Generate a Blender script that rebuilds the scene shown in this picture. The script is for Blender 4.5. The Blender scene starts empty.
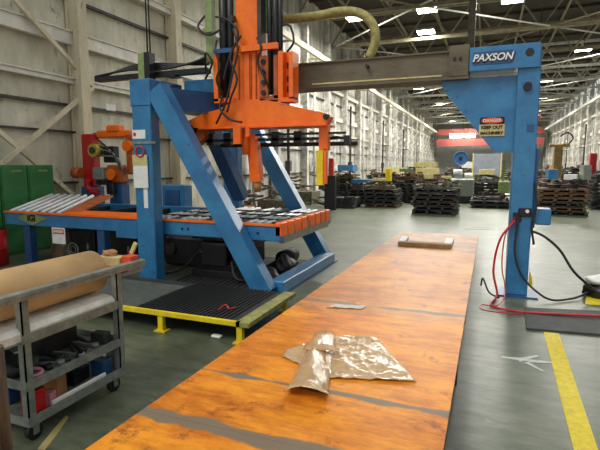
import bpy, bmesh, math, random
from mathutils import Vector, Matrix
random.seed(7)
S = bpy.context.scene
COL = S.collection
PI = math.pi

# ------------------------------------------------------------------ camera, world, exposure
cam_d = bpy.data.cameras.new('camera'); cam = bpy.data.objects.new('camera', cam_d); COL.objects.link(cam)
cam_d.sensor_fit = 'HORIZONTAL'; cam_d.sensor_width = 36.0; cam_d.lens = 470.0 / 600.0 * 36.0
cam_d.clip_start = 0.05; cam_d.clip_end = 400
cam.location = (0, 0, 1.7)
cam.rotation_euler = (math.radians(90 - 7.275), 0, math.radians(21.54))
S.camera = cam
S.view_settings.view_transform = 'Standard'; S.view_settings.look = 'None'
S.view_settings.exposure = 0.08; S.view_settings.gamma = 1.0
S.view_settings.use_curve_mapping = False
S.cycles.use_denoising = True
S.cycles.max_bounces = 6

W = bpy.data.worlds.new('daylight'); S.world = W; W.use_nodes = True
wn = W.node_tree.nodes; wn['Background'].inputs[0].default_value = (0.93, 0.97, 1.0, 1); wn['Background'].inputs[1].default_value = .72

def area_light(name, loc, size, power, color=(1, .97, .9), rot=(0, 0, 0), sy=None):
    d = bpy.data.lights.new(name, 'AREA'); d.energy = power; d.color = color; d.shape = 'RECTANGLE'
    d.size = size; d.size_y = sy or size
    o = bpy.data.objects.new(name, d); COL.objects.link(o); o.location = loc; o.rotation_euler = rot
    return o
sun_d = bpy.data.lights.new('sun', 'SUN'); sun_d.energy = 1.5; sun_d.angle = math.radians(25); sun_d.color = (1, .96, .88)
sun = bpy.data.objects.new('sun', sun_d); COL.objects.link(sun); sun.rotation_euler = (math.radians(38), 0, math.radians(-28)); 

# ------------------------------------------------------------------ materials
def lin(c):
    return tuple(((v / 255) / 12.92 if v / 255 <= .04045 else ((v / 255 + .055) / 1.055) ** 2.4) for v in c) + (1,)
M = {}
def mat(name, c1, c2=None, rough=.5, metal=0., scale=6., bump=0., c3=None, spots=.0, stretch=(1, 1, 1), bscale=None, coat=0., lo=.35, hi=.65):
    m = bpy.data.materials.new(name); m.use_nodes = True; nt = m.node_tree; N = nt.nodes; L = nt.links
    b = N['Principled BSDF']; b.inputs['Roughness'].default_value = rough; b.inputs['Metallic'].default_value = metal
    if coat: b.inputs['Coat Weight'].default_value = coat; b.inputs['Coat Roughness'].default_value = .25
    tc = N.new('ShaderNodeTexCoord'); mp = N.new('ShaderNodeMapping'); mp.inputs['Scale'].default_value = stretch
    L.new(tc.outputs['Object'], mp.inputs['Vector'])
    no = N.new('ShaderNodeTexNoise'); no.inputs['Scale'].default_value = scale; no.inputs['Detail'].default_value = 6; no.inputs['Roughness'].default_value = .65
    L.new(mp.outputs[0], no.inputs['Vector'])
    r = N.new('ShaderNodeValToRGB'); r.color_ramp.elements[0].position = lo; r.color_ramp.elements[1].position = hi
    r.color_ramp.elements[0].color = lin(c2 or c1); r.color_ramp.elements[1].color = lin(c1)
    L.new(no.outputs['Fac'], r.inputs[0]); out = r.outputs[0]
    if c3:
        n2 = N.new('ShaderNodeTexNoise'); n2.inputs['Scale'].default_value = scale * 2.7; n2.inputs['Detail'].default_value = 8; n2.inputs['Roughness'].default_value = .75
        L.new(mp.outputs[0], n2.inputs['Vector'])
        r2 = N.new('ShaderNodeValToRGB'); r2.color_ramp.elements[0].position = .6 - spots; r2.color_ramp.elements[1].position = .68 - spots * .6
        r2.color_ramp.elements[0].color = (0, 0, 0, 1); r2.color_ramp.elements[1].color = (1, 1, 1, 1)
        L.new(n2.outputs['Fac'], r2.inputs[0])
        mx = N.new('ShaderNodeMix'); mx.data_type = 'RGBA'; mx.inputs['B'].default_value = lin(c3)
        L.new(r2.outputs[0], mx.inputs['Factor']); L.new(out, mx.inputs['A']); out = mx.outputs['Result']
    L.new(out, b.inputs['Base Color'])
    if bump:
        bp = N.new('ShaderNodeBump'); bp.inputs['Strength'].default_value = bump; bp.inputs['Distance'].default_value = .01
        if bscale:
            n3 = N.new('ShaderNodeTexNoise'); n3.inputs['Scale'].default_value = bscale; n3.inputs['Detail'].default_value = 4
            L.new(tc.outputs['Object'], n3.inputs['Vector']); L.new(n3.outputs['Fac'], bp.inputs['Height'])
        else: L.new(no.outputs['Fac'], bp.inputs['Height'])
        L.new(bp.outputs[0], b.inputs['Normal'])
    m['_out'] = 0
    M[name] = m; return m
def emit(name, c, s):
    m = bpy.data.materials.new(name); m.use_nodes = True; b = m.node_tree.nodes['Principled BSDF']
    b.inputs['Base Color'].default_value = lin(c); b.inputs['Emission Color'].default_value = lin(c); b.inputs['Emission Strength'].default_value = s
    M[name] = m; return m

mat('blue', (54, 126, 172), (40, 102, 150), .35, 0, 3, .05, (34, 76, 118), .0, coat=.2)
mat('dark_blue', (44, 88, 136), (34, 70, 112), .4, 0, 3, .05)
mat('orange', (250, 122, 14), (236, 96, 12), .4, 0, 4, .05, (150, 62, 22), -.02)
mat('red', (196, 30, 30), (160, 22, 24), .4, 0, 5)
mat('yellow', (238, 214, 30), (214, 184, 24), .45, 0, 8, .05, (120, 104, 40), -.03)
mat('worn_yellow', (160, 158, 84), (120, 122, 76), .6, 0, 12, .2, (84, 84, 66), .03)
mat('black', (28, 28, 30), (16, 16, 18), .45, 0, 6, .1)
mat('rubber', (38, 40, 40), (24, 26, 27), .6, 0, 10, .2)
mat('black_steel', (40, 40, 42), (22, 22, 24), .5, .2, 5, .2, (74, 66, 56), -.02)
mat('silver', (215, 216, 214), (160, 162, 162), .3, .6, 10)
mat('chrome', (200, 200, 200), None, .2, .9, 10)
mat('brown_beam', (112, 102, 80), (80, 72, 54), .55, .1, 3, .2, (66, 58, 50), .02, stretch=(.4, 1, 1))
mat('galv', (146, 152, 142), (112, 118, 110), .45, .2, 12, .1, (88, 92, 86), .0)
mat('kraft', (214, 176, 122), (198, 160, 108), .65, 0, 4, .05)
mat('kraft_core', (120, 84, 50), (96, 66, 40), .8, 0, 8)
mat('white_paper', (226, 224, 214), (190, 188, 176), .7, 0, 8, .2)
mat('white', (236, 236, 232), (216, 216, 212), .6, 0, 6)
mat('carton', (176, 130, 80), (150, 108, 66), .8, 0, 6)
mat('cream_box', (206, 196, 140), (180, 164, 104), .7, 0, 12, .1)
mat('green_metal', (56, 128, 66), (40, 104, 52), .45, 0, 3, .05, (70, 120, 70), -.04)
mat('pale_green', (138, 158, 96), (110, 128, 78), .5, 0, 10)
mat('wood', (176, 140, 88), (140, 106, 62), .7, 0, 10, .2, stretch=(1, 8, 1))
mat('old_wood', (126, 102, 76), (70, 56, 44), .85, 0, 5, .4, (46, 40, 34), .04, stretch=(2, 2, .4))
mat('chain_yellow', (176, 166, 96), (128, 120, 72), .6, 0, 14, .3, (84, 80, 56), .02)
mat('column_paint', (218, 206, 176), (188, 176, 146), .6, 0, 3, .1, (126, 112, 86), -.0, stretch=(1, 1, .3))
mat('far_column', (226, 224, 216), (150, 146, 138), .6, 0, 3, .1, (110, 104, 96), -.0)
mat('girt_white', (232, 228, 214), (204, 200, 186), .5, 0, 3, .05, (150, 144, 124), -.03)
mat('wall_beige', (224, 218, 196), (178, 172, 148), .7, 0, .9, .1, (128, 120, 94), .025, stretch=(1, 1, .5))
mat('wall_white', (214, 212, 204), (136, 132, 124), .7, 0, 1.6, .1, (92, 88, 80), .01, stretch=(1, 1, .2))
mat('wall_pale', (216, 216, 212), (190, 190, 186), .7, 0, .3)
mat('roof_deck', (66, 56, 46), (46, 40, 34), .8, 0, 2, .1)
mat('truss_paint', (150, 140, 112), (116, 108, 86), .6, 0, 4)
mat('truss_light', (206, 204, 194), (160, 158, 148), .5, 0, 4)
mat('rod_white', (224, 222, 214), (190, 186, 176), .5, 0, 4)
mat('dark_pipe', (70, 64, 56), (44, 40, 36), .6, .1, 4)
mat('crane_red', (150, 70, 62), (124, 56, 50), .5, 0, 2)
mat('dunnage', (70, 62, 52), (30, 28, 28), .75, 0, 7, .4, (122, 104, 76), .0)
mat('dunnage_grey', (58, 62, 62), (26, 28, 30), .7, .1, 7, .3, (110, 108, 100), .0)
mat('dunnage_brown', (118, 92, 64), (66, 52, 38), .8, 0, 7, .3, (160, 134, 96), .0)
mat('scrap', (124, 116, 92), (48, 46, 40), .6, .1, 20, .3, (188, 176, 128), .02)
mat('grey_panel', (128, 134, 142), (110, 116, 124), .6, 0, 3)
mat('pink', (206, 140, 150), (190, 120, 130), .7)
mat('mat_grey', (84, 90, 84), (66, 72, 68), .7, 0, 8, .2, (104, 108, 100), .0)
mat('mat_black', (52, 54, 52), (34, 36, 36), .6, 0, 8, .2)
mat('floor_mat', (66, 70, 68), (52, 56, 54), .7, 0, 6, .2)
mat('line_yellow', (228, 206, 40), (200, 178, 34), .6, 0, 16, .05, (128, 118, 50), .02)
mat('patch', (150, 154, 142), (128, 132, 120), .6, 0, 4)
mat('arrow_white', (206, 208, 200), (176, 180, 172), .7, 0, 14, 0, (134, 138, 128), .05)
mat('hoist_paint', (158, 130, 62), (110, 88, 48), .5, 0, 5)
mat('brass', (208, 190, 84), (176, 150, 60), .35, .5, 8)
mat('danger_orange', (216, 84, 44), (206, 70, 36), .5)
mat('tan_strip', (196, 178, 118), (170, 150, 96), .6)
mat('oil_orange', (190, 96, 34), (150, 70, 26), .5, 0, 6)
emit('lamp_glow', (255, 252, 238), 20)
emit('window_glow', (240, 244, 250), .75)

# floor concrete
def special_floor():
    m = mat('concrete', (124, 130, 108), (86, 96, 76), .38, 0, .9, .04, (134, 138, 120), -.0)
    nt = m.node_tree; N = nt.nodes; L = nt.links; b = N['Principled BSDF']
    tc = [n for n in N if n.bl_idname == 'ShaderNodeTexCoord'][0]
    src = b.inputs['Base Color'].links[0].from_socket
    mp = N.new('ShaderNodeMapping'); mp.inputs['Scale'].default_value = (.8, 2.6, 1); mp.inputs['Rotation'].default_value = (0, 0, .12); L.new(tc.outputs['Object'], mp.inputs['Vector'])
    n = N.new('ShaderNodeTexNoise'); n.inputs['Scale'].default_value = 4; n.inputs['Detail'].default_value = 9; n.inputs['Roughness'].default_value = .7; L.new(mp.outputs[0], n.inputs['Vector'])
    r = N.new('ShaderNodeValToRGB'); r.color_ramp.elements[0].position = .3; r.color_ramp.elements[1].position = .72
    r.color_ramp.elements[0].color = lin((150, 154, 140)); r.color_ramp.elements[1].color = (1, 1, 1, 1); L.new(n.outputs['Fac'], r.inputs[0])
    mx = N.new('ShaderNodeMix'); mx.data_type = 'RGBA'; mx.blend_type = 'MULTIPLY'; mx.inputs['Factor'].default_value = .9
    L.new(src, mx.inputs['A']); L.new(r.outputs[0], mx.inputs['B']); L.new(mx.outputs['Result'], b.inputs['Base Color'])
special_floor()

# orange plates of the long low table; bare grey wear bands at given Y
def table_mat(name, c1, c2, c3, bands):
    m = mat(name, c1, c2, .3, 0, 1.7, .1, c3, .03, bscale=5, lo=.36, hi=.6)
    nt = m.node_tree; N = nt.nodes; L = nt.links; b = N['Principled BSDF']
    tc = [n for n in N if n.bl_idname == 'ShaderNodeTexCoord'][0]
    out = b.inputs['Base Color'].links[0].from_socket
    mp2 = N.new('ShaderNodeMapping'); mp2.inputs['Scale'].default_value = (1.2, 4.5, 1); mp2.inputs['Rotation'].default_value = (0, 0, .15); L.new(tc.outputs['Object'], mp2.inputs['Vector'])
    d1 = N.new('ShaderNodeTexNoise'); d1.inputs['Scale'].default_value = 1.5; d1.inputs['Detail'].default_value = 9; d1.inputs['Roughness'].default_value = .78; L.new(mp2.outputs[0], d1.inputs['Vector'])
    dr = N.new('ShaderNodeValToRGB'); dr.color_ramp.elements[0].position = .36; dr.color_ramp.elements[1].position = .56
    dr.color_ramp.elements[0].color = lin((206, 186, 166)); dr.color_ramp.elements[1].color = (1, 1, 1, 1); L.new(d1.outputs['Fac'], dr.inputs[0])
    dm = N.new('ShaderNodeMix'); dm.data_type = 'RGBA'; dm.blend_type = 'MULTIPLY'; dm.inputs['Factor'].default_value = 1; L.new(out, dm.inputs['A']); L.new(dr.outputs[0], dm.inputs['B']); out = dm.outputs['Result']
    geo = N.new('ShaderNodeNewGeometry'); sep = N.new('ShaderNodeSeparateXYZ'); L.new(geo.outputs['Position'], sep.inputs[0])
    nz = N.new('ShaderNodeTexNoise'); nz.inputs['Scale'].default_value = 2.2; nz.inputs['Detail'].default_value = 7; L.new(tc.outputs['Object'], nz.inputs['Vector'])
    for (y0, w, k) in bands:
        a = N.new('ShaderNodeMath'); a.operation = 'SUBTRACT'; a.inputs[1].default_value = y0; L.new(sep.outputs['Y'], a.inputs[0])
        a2 = N.new('ShaderNodeMath'); a2.operation = 'ABSOLUTE'; L.new(a.outputs[0], a2.inputs[0])
        a3 = N.new('ShaderNodeMath'); a3.operation = 'DIVIDE'; a3.inputs[1].default_value = w; L.new(a2.outputs[0], a3.inputs[0])
        a4 = N.new('ShaderNodeMath'); a4.operation = 'MULTIPLY_ADD'; a4.inputs[1].default_value = -5.; a4.inputs[2].default_value = k; L.new(nz.outputs['Fac'], a4.inputs[0])
        a5 = N.new('ShaderNodeMath'); a5.operation = 'ADD'; L.new(a3.outputs[0], a5.inputs[0]); L.new(a4.outputs[0], a5.inputs[1])
        cl = N.new('ShaderNodeMapRange'); cl.inputs['From Min'].default_value = .5; cl.inputs['From Max'].default_value = 1.; cl.inputs['To Min'].default_value = 1; cl.inputs['To Max'].default_value = 0
        L.new(a5.outputs[0], cl.inputs['Value'])
        mx = N.new('ShaderNodeMix'); mx.data_type = 'RGBA'; mx.inputs['B'].default_value = lin((126, 112, 92)); L.new(cl.outputs[0], mx.inputs['Factor']); L.new(out, mx.inputs['A']); out = mx.outputs['Result']
    L.new(out, b.inputs['Base Color']); b.inputs['Roughness'].default_value = .46; b.inputs['Specular IOR Level'].default_value = .3
    return m
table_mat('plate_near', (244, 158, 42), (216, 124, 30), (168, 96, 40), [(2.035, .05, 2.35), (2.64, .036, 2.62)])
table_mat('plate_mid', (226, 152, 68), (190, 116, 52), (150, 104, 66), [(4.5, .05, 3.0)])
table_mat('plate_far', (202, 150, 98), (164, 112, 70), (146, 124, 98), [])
mat('table_side', (84, 80, 62), (58, 56, 46), .6, 0, 5, .2)

# ------------------------------------------------------------------ mesh building
class MB:
    def __init__(s): s.bm = bmesh.new()
    def box(s, x0, x1, y0, y1, z0, z1, bev=0.):
        vs = [s.bm.verts.new((x, y, z)) for z in (z0, z1) for x, y in ((x0, y0), (x1, y0), (x1, y1), (x0, y1))]
        fs = [(3, 2, 1, 0), (4, 5, 6, 7), (0, 1, 5, 4), (1, 2, 6, 5), (2, 3, 7, 6), (3, 0, 4, 7)]
        F = [s.bm.faces.new([vs[i] for i in f]) for f in fs]
        if bev > 0:
            E_ = list({e for f in F for e in f.edges})
            bmesh.ops.bevel(s.bm, geom=E_, offset=bev, segments=1, affect='EDGES')
        return s
    def bar(s, p0, p1, w, h, up=(0, 0, 1)):
        p0, p1 = Vector(p0), Vector(p1); d = (p1 - p0).normalized(); u = Vector(up)
        if abs(d.dot(u)) > .98: u = Vector((0, 1, 0))
        a = d.cross(u).normalized() * w / 2; b = a.cross(d).normalized() * h / 2
        vs = [s.bm.verts.new(p + i * a + j * b) for p in (p0, p1) for i, j in ((-1, -1), (1, -1), (1, 1), (-1, 1))]
        for f in ((3, 2, 1, 0), (4, 5, 6, 7), (0, 1, 5, 4), (1, 2, 6, 5), (2, 3, 7, 6), (3, 0, 4, 7)): s.bm.faces.new([vs[i] for i in f])
        return s
    def cyl(s, p0, p1, r, r2=None, seg=14, smooth=True):
        p0, p1 = Vector(p0), Vector(p1); r2 = r if r2 is None else r2; d = (p1 - p0).normalized()
        u = Vector((0, 0, 1)) if abs(d.z) < .9 else Vector((1, 0, 0)); a = d.cross(u).normalized(); b = d.cross(a)
        R = [[s.bm.verts.new(p + (a * math.cos(t) + b * math.sin(t)) * q) for t in [2 * PI * k / seg for k in range(seg)]] for p, q in ((p0, r), (p1, r2))]
        for k in range(seg):
            f = s.bm.faces.new((R[0][k], R[1][k], R[1][(k + 1) % seg], R[0][(k + 1) % seg])); f.smooth = smooth
        s.bm.faces.new(R[0]); s.bm.faces.new(R[1][::-1]); return s
    def tube(s, pts, r, seg=8, sub=5):
        P = [Vector(p) for p in pts]; Q = []
        for i in range(len(P) - 1):
            a, b, c, d = P[max(i - 1, 0)], P[i], P[i + 1], P[min(i + 2, len(P) - 1)]
            for k in range(sub):
                t = k / sub; Q.append(.5 * ((2 * b) + (c - a) * t + (2 * a - 5 * b + 4 * c - d) * t * t + (3 * b - a - 3 * c + d) * t ** 3))
        Q.append(P[-1]); prev = None; nrm = None
        for i, q in enumerate(Q):
            t = (Q[min(i + 1, len(Q) - 1)] - Q[max(i - 1, 0)]).normalized()
            if nrm is None: nrm = t.cross(Vector((.3, .2, .93))).normalized()
            nrm = (nrm - t * nrm.dot(t)).normalized(); bn = t.cross(nrm)
            rr = r(i / (len(Q) - 1)) if callable(r) else r
            ring = [s.bm.verts.new(q + (nrm * math.cos(2 * PI * k / seg) + bn * math.sin(2 * PI * k / seg)) * rr) for k in range(seg)]
            if prev:
                for k in range(seg):
                    f = s.bm.faces.new((prev[k], prev[(k + 1) % seg], ring[(k + 1) % seg], ring[k])); f.smooth = True
            else: s.bm.faces.new(ring[::-1])
            prev = ring
        s.bm.faces.new(prev); return s
    def prism(s, poly, y0, y1, axis='y'):
        def P(a, b, c): return (a, c, b) if axis == 'y' else ((c, a, b) if axis == 'x' else (a, b, c))
        A = [s.bm.verts.new(P(a, b, y0)) for a, b in poly]; B = [s.bm.verts.new(P(a, b, y1)) for a, b in poly]; n = len(poly)
        s.bm.faces.new(A); s.bm.faces.new(B[::-1])
        for k in range(n): s.bm.faces.new((A[k], B[k], B[(k + 1) % n], A[(k + 1) % n]))
        bmesh.ops.recalc_face_normals(s.bm, faces=s.bm.faces[:]); return s
    def torus(s, c, n, R, r, seg=20, rs=8):
        c = Vector(c); n = Vector(n).normalized(); u = Vector((0, 0, 1)) if abs(n.z) < .9 else Vector((1, 0, 0)); a = n.cross(u).normalized(); b = n.cross(a)
        rings = []
        for i in range(seg):
            t = 2 * PI * i / seg; d = a * math.cos(t) + b * math.sin(t)
            rings.append([s.bm.verts.new(c + d * (R + r * math.cos(q)) + n * r * math.sin(q)) for q in [2 * PI * k / rs for k in range(rs)]])
        for i in range(seg):
            for k in range(rs):
                f = s.bm.faces.new((rings[i][k], rings[(i + 1) % seg][k], rings[(i + 1) % seg][(k + 1) % rs], rings[i][(k + 1) % rs])); f.smooth = True
        return s
    def blob(s, c, rx, ry, rz, n=.15, seed=0, seg=12):
        rnd = random.Random(seed); g = bmesh.ops.create_icosphere(s.bm, subdivisions=3, radius=1)['verts']
        ph = [rnd.uniform(0, 6) for _ in range(6)]
        for v in g:
            p = v.co; k = 1 + n * (math.sin(3 * p.x + ph[0]) * math.cos(4 * p.y + ph[1]) + .6 * math.sin(7 * p.z + ph[2] + 5 * p.x) + .4 * math.sin(11 * p.y + ph[3]))
            z = max(p.z, -.55)
            v.co = Vector((c[0] + p.x * rx * k, c[1] + p.y * ry * k, c[2] + (z + .55) * rz * k * .65))
        for f in s.bm.faces: f.smooth = True
        return s
    def build(s, name, m, parent=None, origin=None):
        root = parent
        while root is not None and root.parent is not None: root = root.parent
        if root is not None: o_ = Vector(root.location)
        else: o_ = Vector(origin) if origin is not None else None
        if o_ is None:
            xs = [v.co for v in s.bm.verts]
            o_ = Vector(((min(v.x for v in xs) + max(v.x for v in xs)) / 2, (min(v.y for v in xs) + max(v.y for v in xs)) / 2, min(v.z for v in xs)))
        for v in s.bm.verts: v.co -= o_
        bmesh.ops.recalc_face_normals(s.bm, faces=s.bm.faces[:])
        me = bpy.data.meshes.new(name); s.bm.to_mesh(me); s.bm.free()
        ms = m if isinstance(m, (list, tuple)) else [m]
        for q in ms: me.materials.append(M[q] if isinstance(q, str) else q)
        o = bpy.data.objects.new(name, me); COL.objects.link(o)
        if parent is not None: o.parent = parent
        else: o.location = o_
        return o

def tag(o, label, cat, group=None, kind=None):
    o['label'] = label; o['category'] = cat
    if group: o['group'] = group
    if kind: o['kind'] = kind
    return o
def thing(name, loc, label, cat, group=None):
    o = bpy.data.objects.new(name, None); o.empty_display_size = .1; COL.objects.link(o); o.location = loc
    return tag(o, label, cat, group)
def struct(o): o['kind'] = 'structure'; return o
def text(s, name, m, parent, loc, size, rot=(PI / 2, 0, 0), shear=0., bold=0., sx=1., depth=.002):
    cu = bpy.data.curves.new(name, 'FONT'); cu.body = s; cu.size = size; cu.align_x = 'CENTER'; cu.align_y = 'CENTER'; cu.shear = shear; cu.offset = bold; cu.extrude = depth
    t = bpy.data.objects.new(name, cu); COL.objects.link(t); bpy.context.view_layer.update()
    me = bpy.data.meshes.new_from_object(t.evaluated_get(bpy.context.evaluated_depsgraph_get())); bpy.data.objects.remove(t); bpy.data.curves.remove(cu)
    me.transform(Matrix.Diagonal((sx, 1, 1, 1)))
    me.materials.clear(); me.materials.append(M[m]); o = bpy.data.objects.new(name, me); COL.objects.link(o); o.parent = parent
    root = parent
    while root.parent is not None: root = root.parent
    o.location = Vector(loc) - Vector(root.location); o.rotation_euler = rot
    return o
ORD = ['first', 'second', 'third', 'fourth', 'fifth', 'sixth', 'seventh', 'eighth', 'ninth', 'tenth', 'eleventh', 'twelfth', 'thirteenth', 'fourteenth', 'fifteenth', 'sixteenth', 'seventeenth', 'eighteenth', 'nineteenth', 'twentieth', 'twenty-first', 'twenty-second', 'twenty-third', 'twenty-fourth', 'twenty-fifth', 'twenty-sixth']

# ================================================================== THE SHELL
WX = 9.0; FAR = 92.0; EAVE = 8.6; DECK = 10.2
b = MB(); b.box(-WX - .1, WX + .1, -3, FAR, -.1, 0); struct(b.build('floor', 'concrete', origin=(0, 0, 0)))
def corrugated(name, x, side, y0, y1, z0, z1, m, pitch=.6, d=.012):
    bm = MB(); n = int((y1 - y0) / pitch); prof = []
    for k in range(n + 1):
        y = y0 + k * pitch
        prof += [(y, 0), (y + pitch * .35, 0), (y + pitch * .5, d), (y + pitch * .85, d)]
    prof = [p for p in prof if p[0] <= y1]
    zs = [z0 + (z1 - z0) * i / 4 for i in range(5)]
    for i in range(4):
        A = [bm.bm.verts.new((x + side * (q + .012 * (i % 2)), y, zs[i])) for y, q in prof]; B = [bm.bm.verts.new((x + side * (q + .012 * (i % 2) + .01), y, zs[i + 1])) for y, q in prof]
        for k in range(len(prof) - 1): bm.bm.faces.new((A[k], A[k + 1], B[k + 1], B[k]))
    bm.box(x - side * .12, x - side * .02, y0, y1, z0, z1)
    return struct(bm.build(name, m, origin=(x, 0, 0)))
corrugated('wall_left', -WX, 1, -3, 15.96, 0, DECK, 'wall_beige')
corrugated('wall_side', -WX, 1, 15.96, FAR, 0, DECK, 'wall_white', .5, .03)  # same left wall farther on, coloured whiter for the stronger light there
corrugated('wall_right', WX, -1, -3, FAR, 0, DECK, 'wall_white')
b = MB(); b.box(-WX, WX, FAR, FAR + .1, 0, DECK); struct(b.build('wall_far', 'wall_pale'))
b = MB(); b.box(-WX - .1, WX + .1, 14, FAR, DECK, DECK + .1)
for k in range(26): b.box(-WX, WX, 15 + k * 3, 15.1 + k * 3, DECK - .15, DECK)
struct(b.build('ceiling', 'roof_deck'))

# girts and rails along the left wall
n = 0
for (x, s_) in ((-WX, 1), (WX, -1)):
    for (z, h, d) in ((3.58, .1, .14), (4.52, .27, .14), (6.1, .14, .2)):
        n += 1
        b = MB(); b.box(min(x + s_ * .05, x + s_ * (.05 + d)), max(x + s_ * .05, x + s_ * (.05 + d)), -2.5, FAR, z - h / 2, z + h / 2)
        b.box(min(x + s_ * .05, x + s_ * (.09 + d)), max(x + s_ * .05, x + s_ * (.09 + d)), -2.5, FAR, z + h / 2, z + h / 2 + .025)
        struct(b.build('trim_%d' % n, 'girt_white'))
for (z, h) in ((2.45, .05), (3.05, .06), (5.4, .07), (1.3, .05)):
    n += 1; b = MB(); b.box(-WX + .05, -WX + .12, -2.5, FAR, z - h / 2, z + h / 2); struct(b.build('trim_%d' % n, 'dark_pipe'))

# wall columns
def column_mesh(x, s_, y, m, w=.26):
    b = MB(); xi = x + s_ * .42
    b.box(min(x + s_ * .26, xi), max(x + s_ * .26, xi), y - w / 2, y + w / 2, 0, EAVE)
    b.box(min(x + s_ * .05, x + s_ * .3), max(x + s_ * .05, x + s_ * .3), y - .08, y + .08, 0, EAVE + 1.2)
    b.box(min(x + s_ * .06, x + s_ * .12), max(x + s_ * .06, x + s_ * .12), y - w / 2, y + w / 2, 0, EAVE)
    return b.build('building_column', m)
cy = [4.86 + 3.6 * k for k in range(24)]
for i, y in enumerate(cy):
    if i: tag(column_mesh(-WX, 1, y, 'column_paint' if y < 16 else 'far_column'), 'steel column on the left wall, %s from the nearest one shown' % ORD[i - 1], 'column', 'steel columns of the left wall')
    if y > 12: tag(column_mesh(WX, -1, y, 'far_column'), 'pale steel column on the right wall, %s from the nearest one' % ORD[i - 2], 'column', 'steel columns of the right wall')
# downpipes between the columns, both walls
k = 0
for i, y in enumerate(cy[3:18]):
    for (x, s_, nm) in ((-WX, 1, 'left'), (WX, -1, 'right')):
        b = MB(); xx = x + s_ * .3; yy = y + 1.3
        b.cyl((xx, yy, .0), (xx, yy, 5.6), .07, seg=10); b.box(xx - .12, xx + .12, yy - .12, yy + .12, 1.2 + .2 * (i % 3), 1.7 + .2 * (i % 3))
        b.cyl((xx, yy, 3.4), (xx + s_ * .6, yy, 3.4), .03, seg=8)
        tag(b.build('downpipe', ('far_column', 'dark_pipe', 'truss_light')[i % 3]), '%s wall pipe with a valve box, %s along from the near end' % (nm, ORD[i]), 'pipe', 'pipes on the %s wall' % nm)
# wall braces (large X rods on the near bays)
for (p0, p1, lb) in (((-8.72, 6.05, 5.53), (-8.72, 8.8, 3.55), 'thin steel brace falling right to the big column, above the lower girt'),
                     ((-8.72, 8.8, 3.5), (-8.72, 5.55, 1.1), 'thin steel brace falling left behind the green cabinets'),
                     ((-8.76, 5.5, 3.08), (-8.76, 8.8, .45), 'thin steel brace passing behind the green cabinets down to the right')):
    b = MB(); b.bar(p0, p1, .07, .09); tag(b.build('wall_brace', 'column_paint'), lb, 'brace')

# clerestory windows of the far bays
n = 0
for i, y in enumerate(cy[4:22]):
    for (x, s_) in ((WX, -1),):
        n += 1
        b = MB(); x0, x1 = sorted((x + s_ * .06, x + s_ * .09)); b.box(x0, x1, y + .35, y + 3.25, 7.65, 9.3)
        w = struct(b.build('window_%d' % n, 'window_glow'))
        f = MB(); x0, x1 = sorted((x + s_ * .08, x + s_ * .16))
        for q in range(5): f.box(x0, x1, y + .3 + q * .72, y + .36 + q * .72, 7.6, 9.35)
        for q in range(4): f.box(x0, x1, y + .3, y + 3.25, 7.6 + q * .56, 7.66 + q * .56)
        f.build('window_frame', 'far_column', w)

# roof trusses
def truss(y, idx):
    t = thing('roof_truss', (0, y, EAVE - .2), 'roof truss across the hall, %s from the nearest in view' % ORD[idx], 'truss', 'roof trusses')
    z0, z1 = EAVE - .2, DECK - .25
    m = 'truss_paint' if idx < 4 else 'truss_light'  # far trusses get a paler colour standing in for their bright lighting
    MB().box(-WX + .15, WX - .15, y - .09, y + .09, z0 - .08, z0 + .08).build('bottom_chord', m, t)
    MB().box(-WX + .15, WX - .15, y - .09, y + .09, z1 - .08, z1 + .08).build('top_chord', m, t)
    nb = 8; dx = (2 * WX - .6) / nb
    for k in range(nb):
        xa = -WX + .3 + k * dx
        MB().bar((xa, y, z0), (xa + dx / 2, y, z1), .07, .07).build('web_member', m, t)
        MB().bar((xa + dx / 2, y, z1), (xa + dx, y, z0), .07, .07).build('web_member', m, t)
ty = [16.0 + 5.4 * k for k in range(13)]
for i, y in enumerate(ty): truss(y, i)
# long purlins and cross rods between trusses
for i, x in enumerate((-7.4, -5.2, -3.0, -.8, 1.4, 3.6, 5.8, 7.6)):
    b = MB(); b.box(x - .05, x + .05, 14.5, 84, DECK - .2, DECK - .05); struct(b.build('trim_%d' % (20 + i), 'truss_paint'))
for i in range(12):
    for j, (xa, xb) in enumerate(((-8.4, -3.0), (-3.0, 2.6), (2.6, 8.4))):
        b = MB(); ya, yb = ty[i], ty[i + 1]
        if (i + j) % 2: xa, xb = xb, xa
        b.bar((xa, ya, EAVE - .18), (xb, yb, EAVE - .18), .06, .06)
        tag(b.build('brace_rod', 'rod_white' if (i + j) % 3 else 'truss_paint'), 'diagonal rod under the roof in %s bay, %s third of the hall' % (ORD[i], ('left', 'middle', 'right')[j]), 'brace rod', 'bracing rods between the roof trusses')
# crane runway rails along both sides, bright struts
for i, (x, z, m) in enumerate(((-7.9, 7.0, 'column_paint'), (7.9, 7.0, 'truss_light'))):
    b = MB(); b.box(x - .08, x + .08, 17, 88, z - .12, z + .12)
    for y in cy[4:]: b.box(min(x, math.copysign(8.75, x)), max(x, math.copysign(8.75, x)), y - .05, y + .05, z - .08, z)
    tag(b.build('runway_rail', m), 'long steel rail on brackets along the ' + ('left', 'right')[i % 2] + ' wall', 'rail')

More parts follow.
